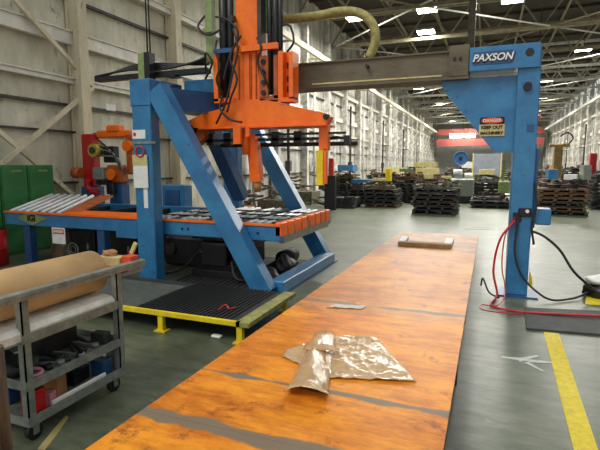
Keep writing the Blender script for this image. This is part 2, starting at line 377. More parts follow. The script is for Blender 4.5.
# lamps
def lamp(x, y, z, power, lb):
    t = thing('high_bay_lamp', (x, y, z), lb, 'lamp', 'ceiling lamps')
    MB().box(x - .46, x + .46, y - .4, y + .4, z + .03, z + .15, .02).build('housing', 'galv', t)
    MB().box(x - .42, x + .42, y - .36, y + .36, z, z + .03).build('diffuser', 'lamp_glow', t)
    MB().cyl((x, y, z + .15), (x, y, DECK - .04), .02, seg=8).build('hanger', 'dark_pipe', t)
    if power:
        l = area_light('lamp_light', (0, 0, -.02), .9, power, sy=.35); l.parent = t
li = 0
for r in range(6):  # farthest row is an added one, there to brighten the end wall
    y = 22.7 + 11 * r
    for c, x in enumerate((-6.1, -2.83, .68, 4.3)):
        lamp(x + (0 if r % 2 == 0 else .8), y, EAVE - .02, 480, 'glowing ceiling lamp in the %s row from the camera, %s from the left' % (ORD[r], ORD[c]))
lamp(-3.3, 26.3, EAVE - .02, 200, 'small glowing ceiling lamp between the first and second lamp rows')

# red overhead crane far away
t = thing('overhead_crane', (0, 80, 4.6), 'red overhead travelling crane spanning the far end of the hall', 'crane')
MB().box(-7.75, 7.75, 79.7, 80.3, 4.7, 5.8).build('girder', 'crane_red', t)
MB().box(-7.75, 7.75, 81.2, 81.6, 6.5, 7.5).build('girder', 'crane_red', t)
for x in (-8.05, 7.75): MB().box(x, x + .3, 79, 82.5, 4.9, 6.88).build('end_truck', 'dark_pipe', t)
t = thing('strip_lamp', (-3.3, 78, 5.9), 'long white strip lamp glowing by the red crane', 'lamp')
MB().box(-5.6, -1.9, 77.9, 78.1, 5.9, 6.5).build('tube_light', 'lamp_glow', t)
MB().box(-5.6, -1.9, 77.85, 78.15, 6.5, 6.6).build('housing', 'galv', t); MB().cyl((-3.7, 78, 6.6), (-3.7, 78, DECK - .05), .03).build('hanger', 'dark_pipe', t)
b = MB(); b.box(-.92, -.66, 19.9, 20.1, 5.8, DECK); tag(b.build('drop_pipe', 'brown_beam'), 'brown vertical drop pipe hanging from the roof above the blue header', 'pipe')

# ================================================================== FLOOR MARKS AND MATS
b = MB(); b.prism([(.62, 5.24), (.76, 5.24), (.70, 3.1), (.66, .8), (.52, .8), (.565, 3.1)], .001, .004, 'z'); tag(b.build('floor_line', 'line_yellow'), 'worn yellow painted line running towards the camera at right', 'floor line')
b = MB(); b.prism([(1.2, 6.5), (1.75, 6.62), (1.75, 7.2), (1.3, 7.0)], .001, .004, 'z'); tag(b.build('floor_line', 'line_yellow'), 'yellow paint patch on the floor under the white sack', 'floor line')
b = MB(); b.prism([(.2, 4.385), (.34, 4.36), (.34, 4.33), (.66, 4.41), (.66, 4.44), (.42, 4.42), (.52, 4.53), (.49, 4.55), (.36, 4.43), (.2, 4.4)], .001, .0035, 'z')
b.prism([(.36, 4.35), (.5, 4.19), (.53, 4.2), (.4, 4.37)], .001, .0035, 'z')
tag(b.build('floor_arrow', 'arrow_white'), 'faded white chalk arrow drawn on the concrete floor pointing left', 'floor arrow')
b = MB(); b.prism([(.46, 5.24), (3.6, 5.6), (3.6, 6.7), (.49, 6.02)], .001, .022, 'z'); tag(b.build('floor_mat', 'floor_mat'), 'dark flat rubber strip on the floor crossing the end of the yellow line', 'mat')

# ================================================================== LONG LOW ORANGE TABLE
TX0, TX1 = -1.73, -.12
t = thing('roll_out_table', (-.9, 5, 0), 'long low orange table with worn top running away through the gantry', 'table')
ys = [.5, 2.04, 4.2, 5.9, 7.9, 10.0]
for k, m in enumerate(('plate_near', 'plate_near', 'plate_mid', 'plate_mid', 'plate_far')):
    ya, yb = ys[k] + .001, ys[k + 1] - .001
    MB().prism([(TX0 + .018 * (ya - 5), ya), (TX1 + .006 * (ya - 5), ya), (TX1 + .006 * (yb - 5), yb), (TX0 + .018 * (yb - 5), yb)], .27, .3, 'z').build('top_plate', m, t)
b = MB()
for x in (TX0 + .12, TX1 - .09): b.box(x, x + .06, .55, 9.95, .1, .27)
for k in range(13): b.box(TX0 + .13, TX1 - .06, .6 + k * .77, .66 + k * .77, .12, .27)
b.build('frame', 'table_side', t)
for k in range(7):
    for x in (TX0 + .16, TX1 - .06):
        MB().box(x - .04, x + .04, .6 + k * 1.53, .68 + k * 1.53, 0, .12).build('leg', 'table_side', t)

# crumpled plastic sheet
def quad_grid(c, nx, ny, z, amp, seed, fn=None):
    """c = four xy corners: near left, near right, far right, far left; a wrinkled sheet with thickness"""
    rnd = random.Random(seed); ph = [rnd.uniform(0, 6.28) for _ in range(12)]; an = [rnd.uniform(0, PI) for _ in range(12)]
    bm = MB(); G = []
    for lay in (0, 1):
        g = []
        for j in range(ny + 1):
            row = []
            for i in range(nx + 1):
                u, v = i / nx, j / ny
                x = (c[0][0] * (1 - u) + c[1][0] * u) * (1 - v) + (c[3][0] * (1 - u) + c[2][0] * u) * v
                y = (c[0][1] * (1 - u) + c[1][1] * u) * (1 - v) + (c[3][1] * (1 - u) + c[2][1] * u) * v
                h = 0
                for k in range(12):
                    fq = 8 + 8 * k; q = math.sin((x * math.cos(an[k]) + y * math.sin(an[k])) * fq + ph[k] + 1.5 * math.sin(5 * x + ph[(k + 3) % 12])); h += (1 - abs(q)) ** 2 / (1 + k * .35)
                zz = z + amp * h * (.35 + .65 * math.sin(PI * min(1, max(0, u))) ** .5)
                if fn: x, y, zz = fn(u, v, x, y, zz)
                row.append(bm.bm.verts.new((x, y, zz + (.0025 if lay else 0))))
            g.append(row)
        G.append(g)
    for lay in (0, 1):
        for j in range(ny):
            for i in range(nx):
                g = G[lay]; f = bm.bm.faces.new((g[j][i], g[j][i + 1], g[j + 1][i + 1], g[j + 1][i])); f.smooth = True
    A, B = G
    for i in range(nx):
        bm.bm.faces.new((A[0][i], A[0][i + 1], B[0][i + 1], B[0][i])); bm.bm.faces.new((A[ny][i], A[ny][i + 1], B[ny][i + 1], B[ny][i]))
    for j in range(ny):
        bm.bm.faces.new((A[j][0], A[j + 1][0], B[j + 1][0], B[j][0])); bm.bm.faces.new((A[j][nx], A[j + 1][nx], B[j + 1][nx], B[j][nx]))
    return bm
mat('plastic', (204, 174, 134), (182, 148, 106), .16, 0, 5, .12, (222, 204, 174), .02, bscale=16)
mat('plastic_back', (190, 150, 100), (172, 130, 82), .5, 0, 4, .05)
t = thing('plastic_sheet', (-.8, 3.1, .301), 'crumpled tan plastic sheet with a folded flap lying on the orange table', 'plastic sheet')
quad_grid([(-.99, 2.78), (-.36, 2.97), (-.78, 3.66), (-1.17, 3.5)], 46, 46, .304, .011, 3).build('sheet', 'plastic', t)
quad_grid([(-1.33, 3.02), (-1.0, 2.84), (-1.1, 3.42), (-1.36, 3.16)], 16, 16, .303, .009, 5).build('torn_corner', 'plastic', t)
def fold(u, v, x, y, z):
    # v 0 = near end (curled), 1 = far peak; arched across the width
    a = math.sin(PI * u ** .8) * (.03 + .045 * math.sin(PI * v) + .015 * math.sin(9 * v))
    curl = max(0, 1 - v / .16)                      # the near end is rolled up and over
    y2 = y + .06 * curl * math.sin(curl * 2.4) * (.4 + u)
    return x, y2, z + a + .028 * (1 - math.cos(curl * 2.6)) * (.5 + .5 * u) + .004
quad_grid([(-1.08, 2.47), (-.8, 2.43), (-1.08, 3.55), (-1.26, 3.5)], 26, 36, .306, .006, 8, fold).build('folded_flap', 'plastic', t)
b = quad_grid([(-1.18, 3.04), (-.93, 3.09), (-.99, 3.2), (-1.2, 3.17)], 12, 8, .37, .006, 9); b.build('crease', 'plastic_back', t)
b = quad_grid([(-1.41, 4.28), (-1.07, 4.36), (-1.05, 4.46), (-1.36, 4.4)], 18, 6, .303, .006, 12); tag(b.build('paper_scrap', 'white_paper'), 'flat pale paper scrap on the middle of the orange table', 'paper scrap')
# wooden blocks
t = thing('timber_spacer', (-.95, 8.4, .301), 'short timber bar with white blocks at its ends on the far table', 'timber')
MB().box(-1.38, -.5, 8.16, 8.25, .301, .37, .005).box(-1.25, -.64, 8.3, 8.62, .301, .33, .005).build('bar', 'wood', t)
MB().prism([(-1.39, 8.25), (-1.27, 8.25), (-1.3, 8.85), (-1.42, 8.83)], .301, .38, 'z').build('end_block', 'white', t); MB().prism([(-.62, 8.25), (-.49, 8.27), (-.5, 8.9), (-.63, 8.88)], .301, .38, 'z').build('end_block', 'white', t)

# ================================================================== GANTRY
YB = 6.75
t = thing('gantry', (.43, YB, 0), 'blue gantry: right post with PAXSON header, brown cross beam, left trestle frames', 'gantry')
g = t
MB().box(.3, .56, YB - .17, YB + .14, .02, 3.1, .01).build('post', 'blue', t)
MB().box(.2, .68, YB - .24, YB + .24, 0, .02).build('base_plate', 'dark_blue', t)
MB().box(.56, .6, YB - .12, YB + .12, .9, 1.9).build('side_channel', 'dark_blue', t)
h = MB().box(-.27, .54, YB - .21, YB - .17, 2.88, 3.17, .004).box(-.27, .27, YB - .15, YB + .2, 2.88, 3.16, .004).build('header', 'blue', t)
hp = MB().box(-.225, .225, YB - .217, YB - .21, 2.95, 3.11, .003).build('name_plate', 'dark_blue', h)
text('PAXSON', 'lettering_shadow', 'black', hp, (.006, YB - .219, 3.02), .12, shear=.25, bold=.012, sx=.98)
text('PAXSON', 'lettering', 'white', hp, (0, YB - .223, 3.03), .12, shear=.25, bold=.003, sx=.98)
MB().prism([(-.6, 2.82), (.302, 2.82), (.302, 1.87), (.08, 1.87), (-.6, 2.7)], YB - .08, YB + .08).build('gusset', 'blue', t)
s_ = MB().box(-.12, .19, YB - .095, YB - .081, 2.07, 2.22, .003).build('sign', 'cream_box', t); s_['label'] = 'small danger sign'
b = MB(); b.box(-.11, .18, YB - .095, YB - .083, 2.222, 2.31, .01); b.build('sign_band', 'black', s_)
b = MB(); b.prism([(.035 + .13 * math.cos(a), 2.268 + .04 * math.sin(a)) for a in [2 * PI * k / 20 for k in range(20)]], YB - .099, YB - .095); b.build('oval', 'danger_orange', s_)
text('DANGER', 'lettering', 'white', s_, (.035, YB - .101, 2.268), .055, bold=.001)
text('KEEP OUT', 'lettering', 'black', s_, (.035, YB - .097, 2.18), .056, bold=.003)
text('MACHINERY', 'lettering', 'black', s_, (.035, YB - .097, 2.108), .048, bold=.003)
for (x, z) in ((.42, 3.06), (.42, 2.66)):
    MB().cyl((x, YB - .214, z), (x, YB - .15, z), .05, seg=20).build('bolt_hole', 'black', t)
MB().box(.44, .52, YB - .185, YB - .17, 2.12, 2.2).build('latch', 'dark_blue', t)
MB().box(.6, .78, YB - .14, YB + .12, .95, 1.15, .01).build('junction_box', 'blue', t)
MB().box(.40, .55, YB - .2, YB - .15, 1.05, 1.16, .01).box(.34, .44, YB - .19, YB - .15, .98, 1.1, .01).build('valve_block', 'black', t)
MB().cyl((.5, YB - .215, 1.12), (.5, YB - .2, 1.12), .022).build('gauge', 'white', t)
# brown cross beam (I-section with plates)
b = MB(); b.box(-3.9, -.27, YB - .13, YB - .05, 2.84, 3.15); b.box(-3.9, -.27, YB + .05, YB + .13, 2.84, 3.15); b.box(-3.9, -.27, YB - .16, YB + .16, 3.15, 3.17); b.box(-3.9, -.27, YB - .19, YB + .19, 2.8, 2.84)
b.box(-.52, -.28, YB - .2, YB - .13, 2.84, 3.22)
b.build('cross_beam', 'brown_beam', t)
MB().box(-2.4, -.6, YB - .195, YB - .13, 2.845, 2.865).build('beam_lip', 'cream_box', t)
for x in (-1.6, -.45, -.38):
    MB().cyl((x, YB - .215, 3.05), (x, YB - .1, 3.05), .022, seg=10).build('bolt', 'black', t)
# left end box and gusset
MB().box(-4.62, -3.9, YB - .16, YB + .16, 2.78, 3.05, .01).build('beam_end', 'blue', t)
MB().prism([(-3.9, 3.02), (-3.9, 2.82), (-3.55, 2.82)], YB - .17, YB - .13).build('end_gusset', 'blue', t)
# trestles
g = thing('trestle', (-3.5, 6.6, 0), 'blue trestle of two posts with slanted rakers around the roller table', 'trestle')
t = g
PX0, PX1 = -4.6, -4.29
def trestle(y, m):
    MB().box(PX0, PX1, y - .1, y + .1, .02, 2.84, .012).build('post', m, g)
    MB().box(PX0 - .015, PX1 + .015, y - .11, y + .11, 2.5, 2.86, .01).build('post_cap', m, g)
    MB().box(PX0 - .06, PX1 + .06, y - .22, y + .16, 0, .02).build('foot_plate', 'dark_blue', g)
    MB().bar((-4.22, y, 2.72), (-2.62, y, .04), .26, .2, (0, 1, 0)).build('raker', m, g)
trestle(5.42, 'blue'); trestle(7.82, 'blue')
MB().box(-4.52, -4.25, 5.6, 7.6, 2.5, 2.77, .01).build('top_rail', 'dark_blue', g)
MB().bar((-4.4, 6.85, 2.5), (-4.2, 7.68, 1.1), .2, .24, (1, 0, 0)).build('knee_brace', 'dark_blue', g)
MB().bar((-4.2, 5.45, 2.6), (-3.75, 6.45, 2.62), .08, .3).build('tie_plate', 'dark_blue', g)
MB().box(-2.64, -2.42, 5.54, 7.8, .02, .17, .01).build('foot_beam', 'blue', g)
MB().box(-2.8, -2.4, 5.3, 7.92, 0, .02).build('foot_plate', 'dark_blue', g)
# labels and tag on near left post
yf = 5.42 - .1
l = MB().box(-4.6, -4.38, yf - .006, yf - .001, 2.06, 2.18).build('label_plate', 'white', g)
MB().cyl((-4.56, yf - .009, 2.12), (-4.56, yf - .006, 2.12), .025).build('dot', 'red', l)
MB().box(-4.63, -4.21, yf - .012, yf - .001, 1.99, 2.02).build('strap_band', 'galv', g)
MB().box(-4.45, -4.38, yf - .006, yf - .001, 1.1, 1.5).build('tape', 'white', g)
t = thing('tag_board', (-4.48, yf - .02, 1.5), 'white and yellow tag board hanging on the near left blue post', 'sign')
MB().box(-4.6, -4.35, yf - .024, yf - .013, 1.38, 1.84, .003).build('card', 'white', t)
MB().box(-4.6, -4.35, yf - .03, yf - .024, 1.7, 1.84, .002).build('yellow_header', 'cream_box', t)
MB().torus((-4.46, yf - .03, 1.88), (0, 1, 0), .07, .012).build('hook', 'red', t)
# energy chain loop
def PT(x, z, y=YB): return (x, y, z)
t = thing('cable_chain', (-1.9, YB, 3.3), 'yellowed cable chain looping from the orange mast onto the brown beam', 'cable chain')
b = MB(); b.tube([PT(-3.0, 3.86), PT(-2.4, 3.85), PT(-2.05, 3.87), PT(-1.76, 3.81), PT(-1.58, 3.65), PT(-1.53, 3.43), PT(-1.62, 3.2)], .065, 10, 8); b.build('chain', 'chain_yellow', t)

# machine mast and orange spreader
YM = 6.3
t = thing('orange_manipulator', (-3.2, YM, 2.3), 'orange lifting manipulator with mast and wide spreader arm under the beam', 'manipulator')
m_ = t
MB().box(-3.43, -3.02, YM - .13, YM + .17, 2.55, 5.2, .02).build('mast', 'orange', t)
MB().prism([(-3.43, 3.35), (-3.55, 2.45), (-2.98, 2.45), (-3.1, 3.35)], YM - .17, YM - .13).build('mast_plate', 'orange', t)
MB().prism([(-4.26, 2.26), (-4.22, 2.36), (-3.95, 2.46), (-3.72, 2.5), (-3.4, 2.62), (-2.98, 2.62), (-2.02, 2.38), (-1.98, 2.34), (-2.02, 2.25), (-3.9, 2.25)], YM - .2, YM - .05).build('spreader_arm', 'orange', t)
MB().prism([(-4.1, 2.26), (-3.7, 2.46), (-3.1, 2.56), (-2.15, 2.34), (-2.2, 2.26)], YM + .08, YM + .2).build('spreader_arm', 'orange', t)
MB().box(-4.02, -2.03, YM - .24, YM + .2, 2.225, 2.25).build('flange', 'orange', t)
MB().cyl((-2.03, YM - .23, 2.34), (-2.03, YM + .0, 2.34), .04).build('end_pin', 'black_steel', t)
MB().cyl((-4.2, YM - .26, 2.24), (-4.2, YM + .1, 2.24), .07).build('end_pin', 'black_steel', t)
MB().prism([(-4.33, 2.24), (-4.05, 2.3), (-4.0, 2.12), (-4.15, 2.0), (-4.3, 2.05)], YM - .1, YM + .06).build('arm_nose', 'oil_orange', t)
MB().box(-3.42, -3.3, YM - .26, YM - .2, 2.0, 2.24).box(-3.22, -3.16, YM - .26, YM - .2, 2.1, 2.24).build('clevis', 'orange', t)
MB().cyl((-3.3, YM - .1, 2.2), (-3.3, YM - .1, 1.85), .055).build('lift_rod', 'orange', t)
MB().bar((-3.24, YM, 2.15), (-3.17, YM, 1.45), .15, .15).build('lower_arm', 'orange', t)
MB().cyl((-3.17, YM, 1.46), (-3.16, YM, 1.3), .07, .05).build('arm_tip', 'carton', t)
# side frames
b = MB(); b.box(-3.76, -3.69, YM - .2, YM + .2, 2.62, 3.32); b.box(-3.76, -3.42, YM - .2, YM + .2, 2.6, 2.66); b.box(-3.76, -3.46, YM + .15, YM + .2, 2.62, 3.3); b.build('side_channel', 'orange', t)
b = MB(); b.box(-2.8, -2.74, YM - .2, YM - .02, 2.62, 3.2); b.box(-3.02, -2.74, YM - .2, YM - .02, 2.6, 2.66); b.build('side_channel', 'oil_orange', t)
b = MB(); b.box(-2.72, -2.65, YM - .23, YM - .02, 2.62, 3.24); b.box(-2.65, -2.56, YM - .12, YM - .06, 2.62, 3.24); b.box(-2.56, -2.5, YM - .23, YM - .02, 2.6, 3.22); b.box(-2.72, -2.5, YM - .23, YM - .02, 2.56, 2.62); b.build('side_channel', 'orange', t)
for x in (-3.36, -3.28, -3.17, -3.09): MB().box(x, x + .014, YM - .19, YM - .17, 2.6, 3.25).build('mast_rib', 'oil_orange', t)
MB().box(-3.27, -3.18, YM - .195, YM - .17, 2.6, 3.26).build('mast_strip', 'orange', t)
for z in (2.7, 2.84, 3.02): MB().box(-2.63, -2.58, YM - .135, YM - .12, z, z + .08).build('slot', 'black', t)
b = MB(); b.box(-3.02, -2.88, YM - .21, YM - .16, 2.64, 3.2); b.build('rack_plate', 'oil_orange', t)
for k in range(4): MB().cyl((-2.95, YM - .23, 2.7 + k * .14), (-2.95, YM - .2, 2.7 + k * .14), .035, seg=12).build('rack_bolt', 'black', t)
MB().box(-3.32, -2.72, YM - .26, YM - .2, 3.27, 3.35).build('clamp_bar', 'orange', t)
MB().box(-3.72, -3.42, YM - .26, YM - .2, 3.28, 3.34).build('clamp_bar', 'dark_blue', t)
for (x, r) in ((-3.62, .065), (-3.51, .05)):
    MB().cyl((x, YM - .12, 2.68), (x, YM - .12, 4.6), r).build('cylinder', 'black', t); MB().cyl((x, YM - .12, 2.66), (x, YM - .12, 2.78), r * .5).build('cylinder_rod', 'silver', t)
for (x, r) in ((-2.88, .035), (-2.79, .05), (-2.72, .035)):
    MB().cyl((x, YM - .14, 2.68), (x, YM - .14, 4.6), r).build('cylinder', 'black', t)
MB().box(-2.99, -2.9, YM - .1, YM + .02, 3.55, 4.5).build('guide', 'pale_green', t)
MB().box(-3.46, -3.4, YM - .25, YM - .15, 3.7, 3.78).box(-3.02, -2.96, YM - .25, YM - .1, 3.3, 4.4).build('guide', 'dark_pipe', t)
for j, pts in enumerate([[(-3.4, -.24, 3.6), (-3.3, -.3, 3.3), (-3.38, -.3, 3.0), (-3.5, -.3, 2.6), (-3.62, -.28, 2.4), (-3.7, -.25, 2.3)],
                         [(-3.7, -.2, 3.8), (-3.45, -.28, 3.7), (-3.3, -.28, 3.5), (-3.45, -.28, 3.2), (-3.55, -.28, 2.9)],
                         [(-2.7, -.14, 3.6), (-2.55, -.2, 3.55), (-2.5, -.2, 3.35), (-2.6, -.2, 3.22)],
                         [(-3.9, -.1, 3.9), (-4.0, -.2, 3.7), (-3.8, -.25, 3.55), (-3.6, -.25, 3.6)],
                         [(-3.62, -.2, 2.7), (-3.6, -.3, 2.5), (-3.45, -.3, 2.35), (-3.25, -.3, 2.3)],
                         [(-3.3, -.2, 3.5), (-3.42, -.3, 3.2), (-3.32, -.3, 2.9), (-3.42, -.3, 2.65), (-3.5, -.28, 2.45)],
 [(-3.05, -.2, 3.45), (-2.95, -.28, 3.3), (-3.0, -.28, 3.1), (-2.9, -.28, 2.9), (-2.85, -.2, 2.7)],
 [(-3.75, -.1, 3.5), (-3.68, -.26, 3.3), (-3.6, -.28, 3.1), (-3.66, -.28, 2.9), (-3.6, -.2, 2.7)],
 [(-3.95, -.1, 3.1), (-3.85, -.25, 3.3), (-3.75, -.25, 3.15), (-3.9, -.2, 2.95)]]):
    MB().tube([(x, YM + dy, z) for x, dy, z in pts], .016, 8, 6).build('hose', 'rubber', t)
# gripper rail below
MB().box(-4.1, -1.95, YM + .02, YM + .07, 2.05, 2.09).box(-3.2, -1.8, YM - .06, YM - .02, 2.12, 2.15).build('gripper_rail', 'black_steel', t)
MB().cyl((-3.9, YM + .2, 2.0), (-1.7, YM + .2, 2.0), .03).build('gripper_rail', 'black_steel', t)
for x in (-4.05, -3.75, -2.95, -2.6): MB().box(x, x + .12, YM + .02, YM + .22, 2.0, 2.18, .01).build('gripper_block', 'black_steel', t)
MB().box(-2.17, -2.04, YM - .1, YM + .02, 1.9, 2.24, .005).build('end_arm', 'orange', t)
f = MB().box(-2.2, -2.1, YM - .12, YM - .06, 1.42, 1.9, .004).build('finger', 'yellow', t)
MB().box(-2.1, -2.06, YM - .1, YM - .03, 1.44, 1.92).build('finger_back', 'orange', t)
MB().box(-2.17, -2.1, YM - .1, YM - .05, 1.36, 1.42).build('finger_pad', 'black', t)
b = MB(); b.cyl((-2.0, YM, 2.08), (-1.75, YM, 2.06), .02); b.box(-1.83, -1.75, YM - .05, YM + .05, 1.98, 2.1); b.build('sensor_arm', 'black_steel', t)

# green guide pole + cable tray
b = MB(); b.box(-3.89, -3.78, 6.12, 6.22, 3.19, 5.0); b.box(-3.92, -3.76, 6.09, 6.12, 3.6, 3.66); b.box(-3.89, -3.78, 6.22, 6.4, 3.19, 3.24); b.box(-3.89, -3.78, 6.34, 6.6, 2.95, 3.2); tag(b.build('guide_pole', 'pale_green'), 'pale green vertical pole just left of the orange mast', 'pole')
t = thing('cable_tray', (-4.9, 6.35, 3.06), 'black cable tray with loose cables above the blue left trestle', 'cable tray')
MB().box(-6.1, -3.95, 6.2, 6.34, 3.07, 3.14).build('tray', 'black', t)
for j in range(4): MB().tube([(-6.1, 6.22 + j * .04, 3.15), (-5.4, 6.2 + j * .04, 3.2 + .03 * j), (-4.8, 6.22, 3.17 + .03 * j), (-4.2, 6.2 + .04 * j, 3.22), (-3.9, 6.2, 3.3 - .04 * j)], .017, 8).build('cable', 'rubber', t)
MB().box(-4.7, -4.5, 6.2, 6.4, 3.05, 3.07).build('tray_bracket', 'black', t)
t = thing('junction_post', (-5.0, 5.9, 2.9), 'small green and black junction post on top of the blue left trestle', 'post')
MB().box(-5.07, -4.95, 6.05, 6.15, 2.95, 3.4).build('upright', 'pale_green', t); MB().box(-4.94, -4.84, 6.03, 6.17, 2.98, 3.4).build('box', 'black', t)
MB().box(-5.07, -4.6, 6.05, 6.5, 2.9, 2.96).build('bracket', 'dark_blue', t)
for j in (0, 1): MB().cyl((-4.92 + j * .05, 6.1, 3.4), (-4.92 + j * .05, 6.1, 5.2), .012, seg=8).build('cable', 'rubber', t)

# ================================================================== ROLLER TABLE
t = thing('roller_table', (-4.8, 6.5, 0), 'blue roller table with orange stop blocks and silver rollers inside the trestle', 'table')
RX0, RX1, RY0, RY1, RZ = -7.6, -2.45, 5.56, 7.7, .95
MB().box(RX0, RX1 - .02, RY0, RY0 + .12, .7, .9, .008).build('front_beam', 'blue', t)
MB().box(RX0, RX1 - .02, RY1 - .12, RY1, .7, .9, .008).build('rear_beam', 'blue', t)
MB().box(RX0, RX1 - .02, RY0 - .015, RY0 + .03, .9, .93).build('front_rail', 'orange', t)
MB().box(RX1 - .1, RX1 - .02, RY0 + .12, RY1 - .12, .66, .88).build('end_beam', 'galv', t)
b = MB()
for k in range(7): b.box(RX0 + .3 + k * .75, RX0 + .38 + k * .75, RY0 + .12, RY1 - .12, .74, .86)
b.build('cross_members', 'black_steel', t)
for k in range(8):
    y = RY0 + .0 + k * .253 + (.08 if k > 3 else 0)
    MB().box(RX1 - .1, RX1, y, y + .19, .765, .95, .012).build('stop_block', 'orange', t)
MB().box(RX1 - .16, RX1 - .1, RY0 + .03, RY1, .9, .95).build('end_rail', 'black_steel', t)
for k in range(16):
    x = -4.6 + k * .135
    if k % 4 == 3: MB().box(x, x + .08, RY0 + .06, RY1 - .06, .9, .925).build('slat', 'black_steel', t)
    else: MB().cyl((x, RY0 + .08, .915), (x, RY1 - .08, .915), .032, seg=12).build('roller', 'silver', t)
for k in range(3): MB().box(-4.6 , -2.6, RY0 + .35 + k * .5, RY0 + .4 + k * .5, .935, .955).build('belt', 'black', t)
for k in range(-1, 6):
    x0, y0 = -7.37 + k * .18, 5.64
    MB().cyl((x0, y0, .915), (x0 - .66, 7.05, 1.1), .03, seg=10).build('slide_bar', 'white', t)
MB().prism([(-7.5, 5.7), (-6.4, 5.7), (-7.1, 7.2), (-8.15, 7.2)], .88, .895, 'z').build('dark_bed', 'black_steel', t)
MB().bar((-6.28, 5.75, .93), (-6.98, 7.25, 1.09), .26, .03).build('slide_plate', 'oil_orange', t)
MB().box(-6.3, -4.7, RY0 + .03, RY0 + .45, .92, .94).build('deck_plate', 'orange', t)
for x in (-7.2, -5.6, -4.8): 
    for y in (RY0 + .02, RY1 - .14): MB().box(x, x + .14, y, y + .12, 0, .7).build('leg', 'dark_blue', t)
MB().box(-5.15, -4.75, RY0 - .06, RY0, .62, .86).build('bracket', 'blue', t)
for x in (-4.0, -3.9, -3.35, -3.0, -2.8): MB().cyl((x, RY0 - .012, .8), (x, RY0, .8), .016, seg=10).build('bolt', 'black', t)
p = MB(); p.prism([(-7.3, .82), (-6.98, .93), (-6.62, .83), (-6.95, .71)], RY0 - .012, RY0 - .002); p = p.build('number_plate', 'pale_green', t)
text('IGI', 'lettering', 'black', p, (-6.96, RY0 - .016, .825), .15, bold=.006)
b = MB(); b.box(-6.5, -6.22, RY0 - .03, RY0 - .02, .44, .7); d = b.build('danger_sign', 'white', t)
MB().box(-6.48, -6.24, RY0 - .034, RY0 - .03, .6, .68).build('sign_band', 'danger_orange', d)
text('DANGER', 'lettering', 'white', d, (-6.36, RY0 - .036, .64), .055, bold=.002)
# lift mechanism under it
t = thing('lift_unit', (-3.7, 6.5, 0), 'black scissor lift machinery under the roller table', 'lift')
MB().box(-4.15, -3.2, 5.98, 7.1, .012, .12, .01).build('base', 'black_steel', t)
MB().bar((-4.1, 6.1, .12), (-3.2, 6.1, .6), .06, .12).build('scissor_arm', 'black_steel', t); MB().bar((-4.1, 6.16, .64), (-3.2, 6.16, .12), .06, .12).build('scissor_arm', 'black_steel', t)
MB().bar((-4.1, 7.0, .12), (-3.2, 7.0, .6), .06, .12).build('scissor_arm', 'black_steel', t)
MB().box(-4.1, -3.1, 5.95, 7.15, .6, .69).build('platform', 'black_steel', t)
MB().box(-3.4, -3.1, 5.9, 6.4, .25, .6, .02).build('motor_housing', 'black', t)
MB().box(-3.95, -3.5, 5.92, 6.2, .2, .55, .02).build('gear_box', 'black', t)
MB().tube([(-3.4, 5.9, .3), (-3.3, 5.8, .12), (-3.2, 5.8, .06), (-3.1, 5.9, .05)], .025).build('hose', 'rubber', t)
for j, (x, y, rx, rz, lb) in enumerate([(-2.88, 6.0, .19, .2, 'black crumpled bag beside the foot of the near trestle'), (-2.9, 6.7, .2, .26, 'black crumpled bag behind the near one, under the table end')]):
    b = MB(); b.blob((x, y, .0 if j else .0), rx * .8, .22, rz * 1.1, .12, j + 3); tag(b.build('bag', 'black'), lb, 'bag')
b = MB(); b.box(-2.98, -2.86, 5.62, 5.7, .0, .16, .01); tag(b.build('white_jug', 'white'), 'small white can on the floor beside the black bags', 'can')
# dark cabinets below the left part
for j, (x0, x1, z1, m, lb) in enumerate([(-7.05, -6.6, .62, 'old_wood', 'brown weathered crate under the left end of the roller table'),
                                          (-6.55, -6.05, .66, 'black_steel', 'black steel cabinet below the danger sign'),
                                          (-6.0, -5.2, .66, 'black', 'wide black motor cabinet under the roller table')]):
    t = thing('machine_cabinet', ((x0 + x1) / 2, 6.3, 0), lb, 'cabinet')
    MB().box(x0, x1, 5.95, 6.9, .03, z1, .015).build('body', m, t); MB().box(x0 + .04, x1 - .04, 5.93, 5.95, .08, z1 - .06, .006).build('door', m, t)
    MB().box(x1 - .12, x1 - .09, 5.91, 5.93, .3, .4).build('handle', 'galv', t)
t = thing('hydraulic_unit', (-4.6, 7.0, 0), 'dark hydraulic unit with tank and pipes behind the near left post', 'hydraulic unit')
MB().box(-5.05, -4.2, 6.5, 7.2, .02, .5, .03).build('tank', 'black_steel', t)
MB().cyl((-4.9, 6.44, .3), (-4.9, 6.5, .3), .1).build('end_cap', 'dark_pipe', t); MB().cyl((-4.5, 6.7, .5), (-4.5, 6.7, .64), .09).build('filter', 'black', t)
MB().tube([(-4.3, 6.5, .35), (-4.2, 6.2, .3), (-4.35, 6.0, .1), (-4.6, 5.9, .03)], .025).build('hose', 'rubber', t)
t = thing('scissor_motor', (-3.0, 7.3, 0), 'black motor block on the floor by the far trestle foot', 'motor')
MB().cyl((-3.1, 7.05, .15), (-3.1, 7.5, .15), .13).build('body', 'black_steel', t); MB().box(-3.24, -2.96, 7.1, 7.45, 0, .04).build('foot', 'black', t); MB().cyl((-3.1, 7.0, .15), (-3.1, 7.05, .15), .05).build('shaft', 'galv', t)
t = thing('fan_guard', (-6.36, 5.8, 0), 'small round grey fan on a stand below the danger sign', 'fan')
MB().torus((-6.36, 5.8, .3), (0, 1, 0), .11, .012).torus((-6.36, 5.8, .3), (0, 1, 0), .06, .008).build('guard', 'galv', t)
MB().cyl((-6.36, 5.8, .0), (-6.36, 5.8, .19), .02).box(-6.46, -6.26, 5.74, 5.86, 0, .02).build('stand', 'galv', t)
t = thing('drum', (-7.5, 5.5, 0), 'dark red drum at the left end of the roller table', 'drum')
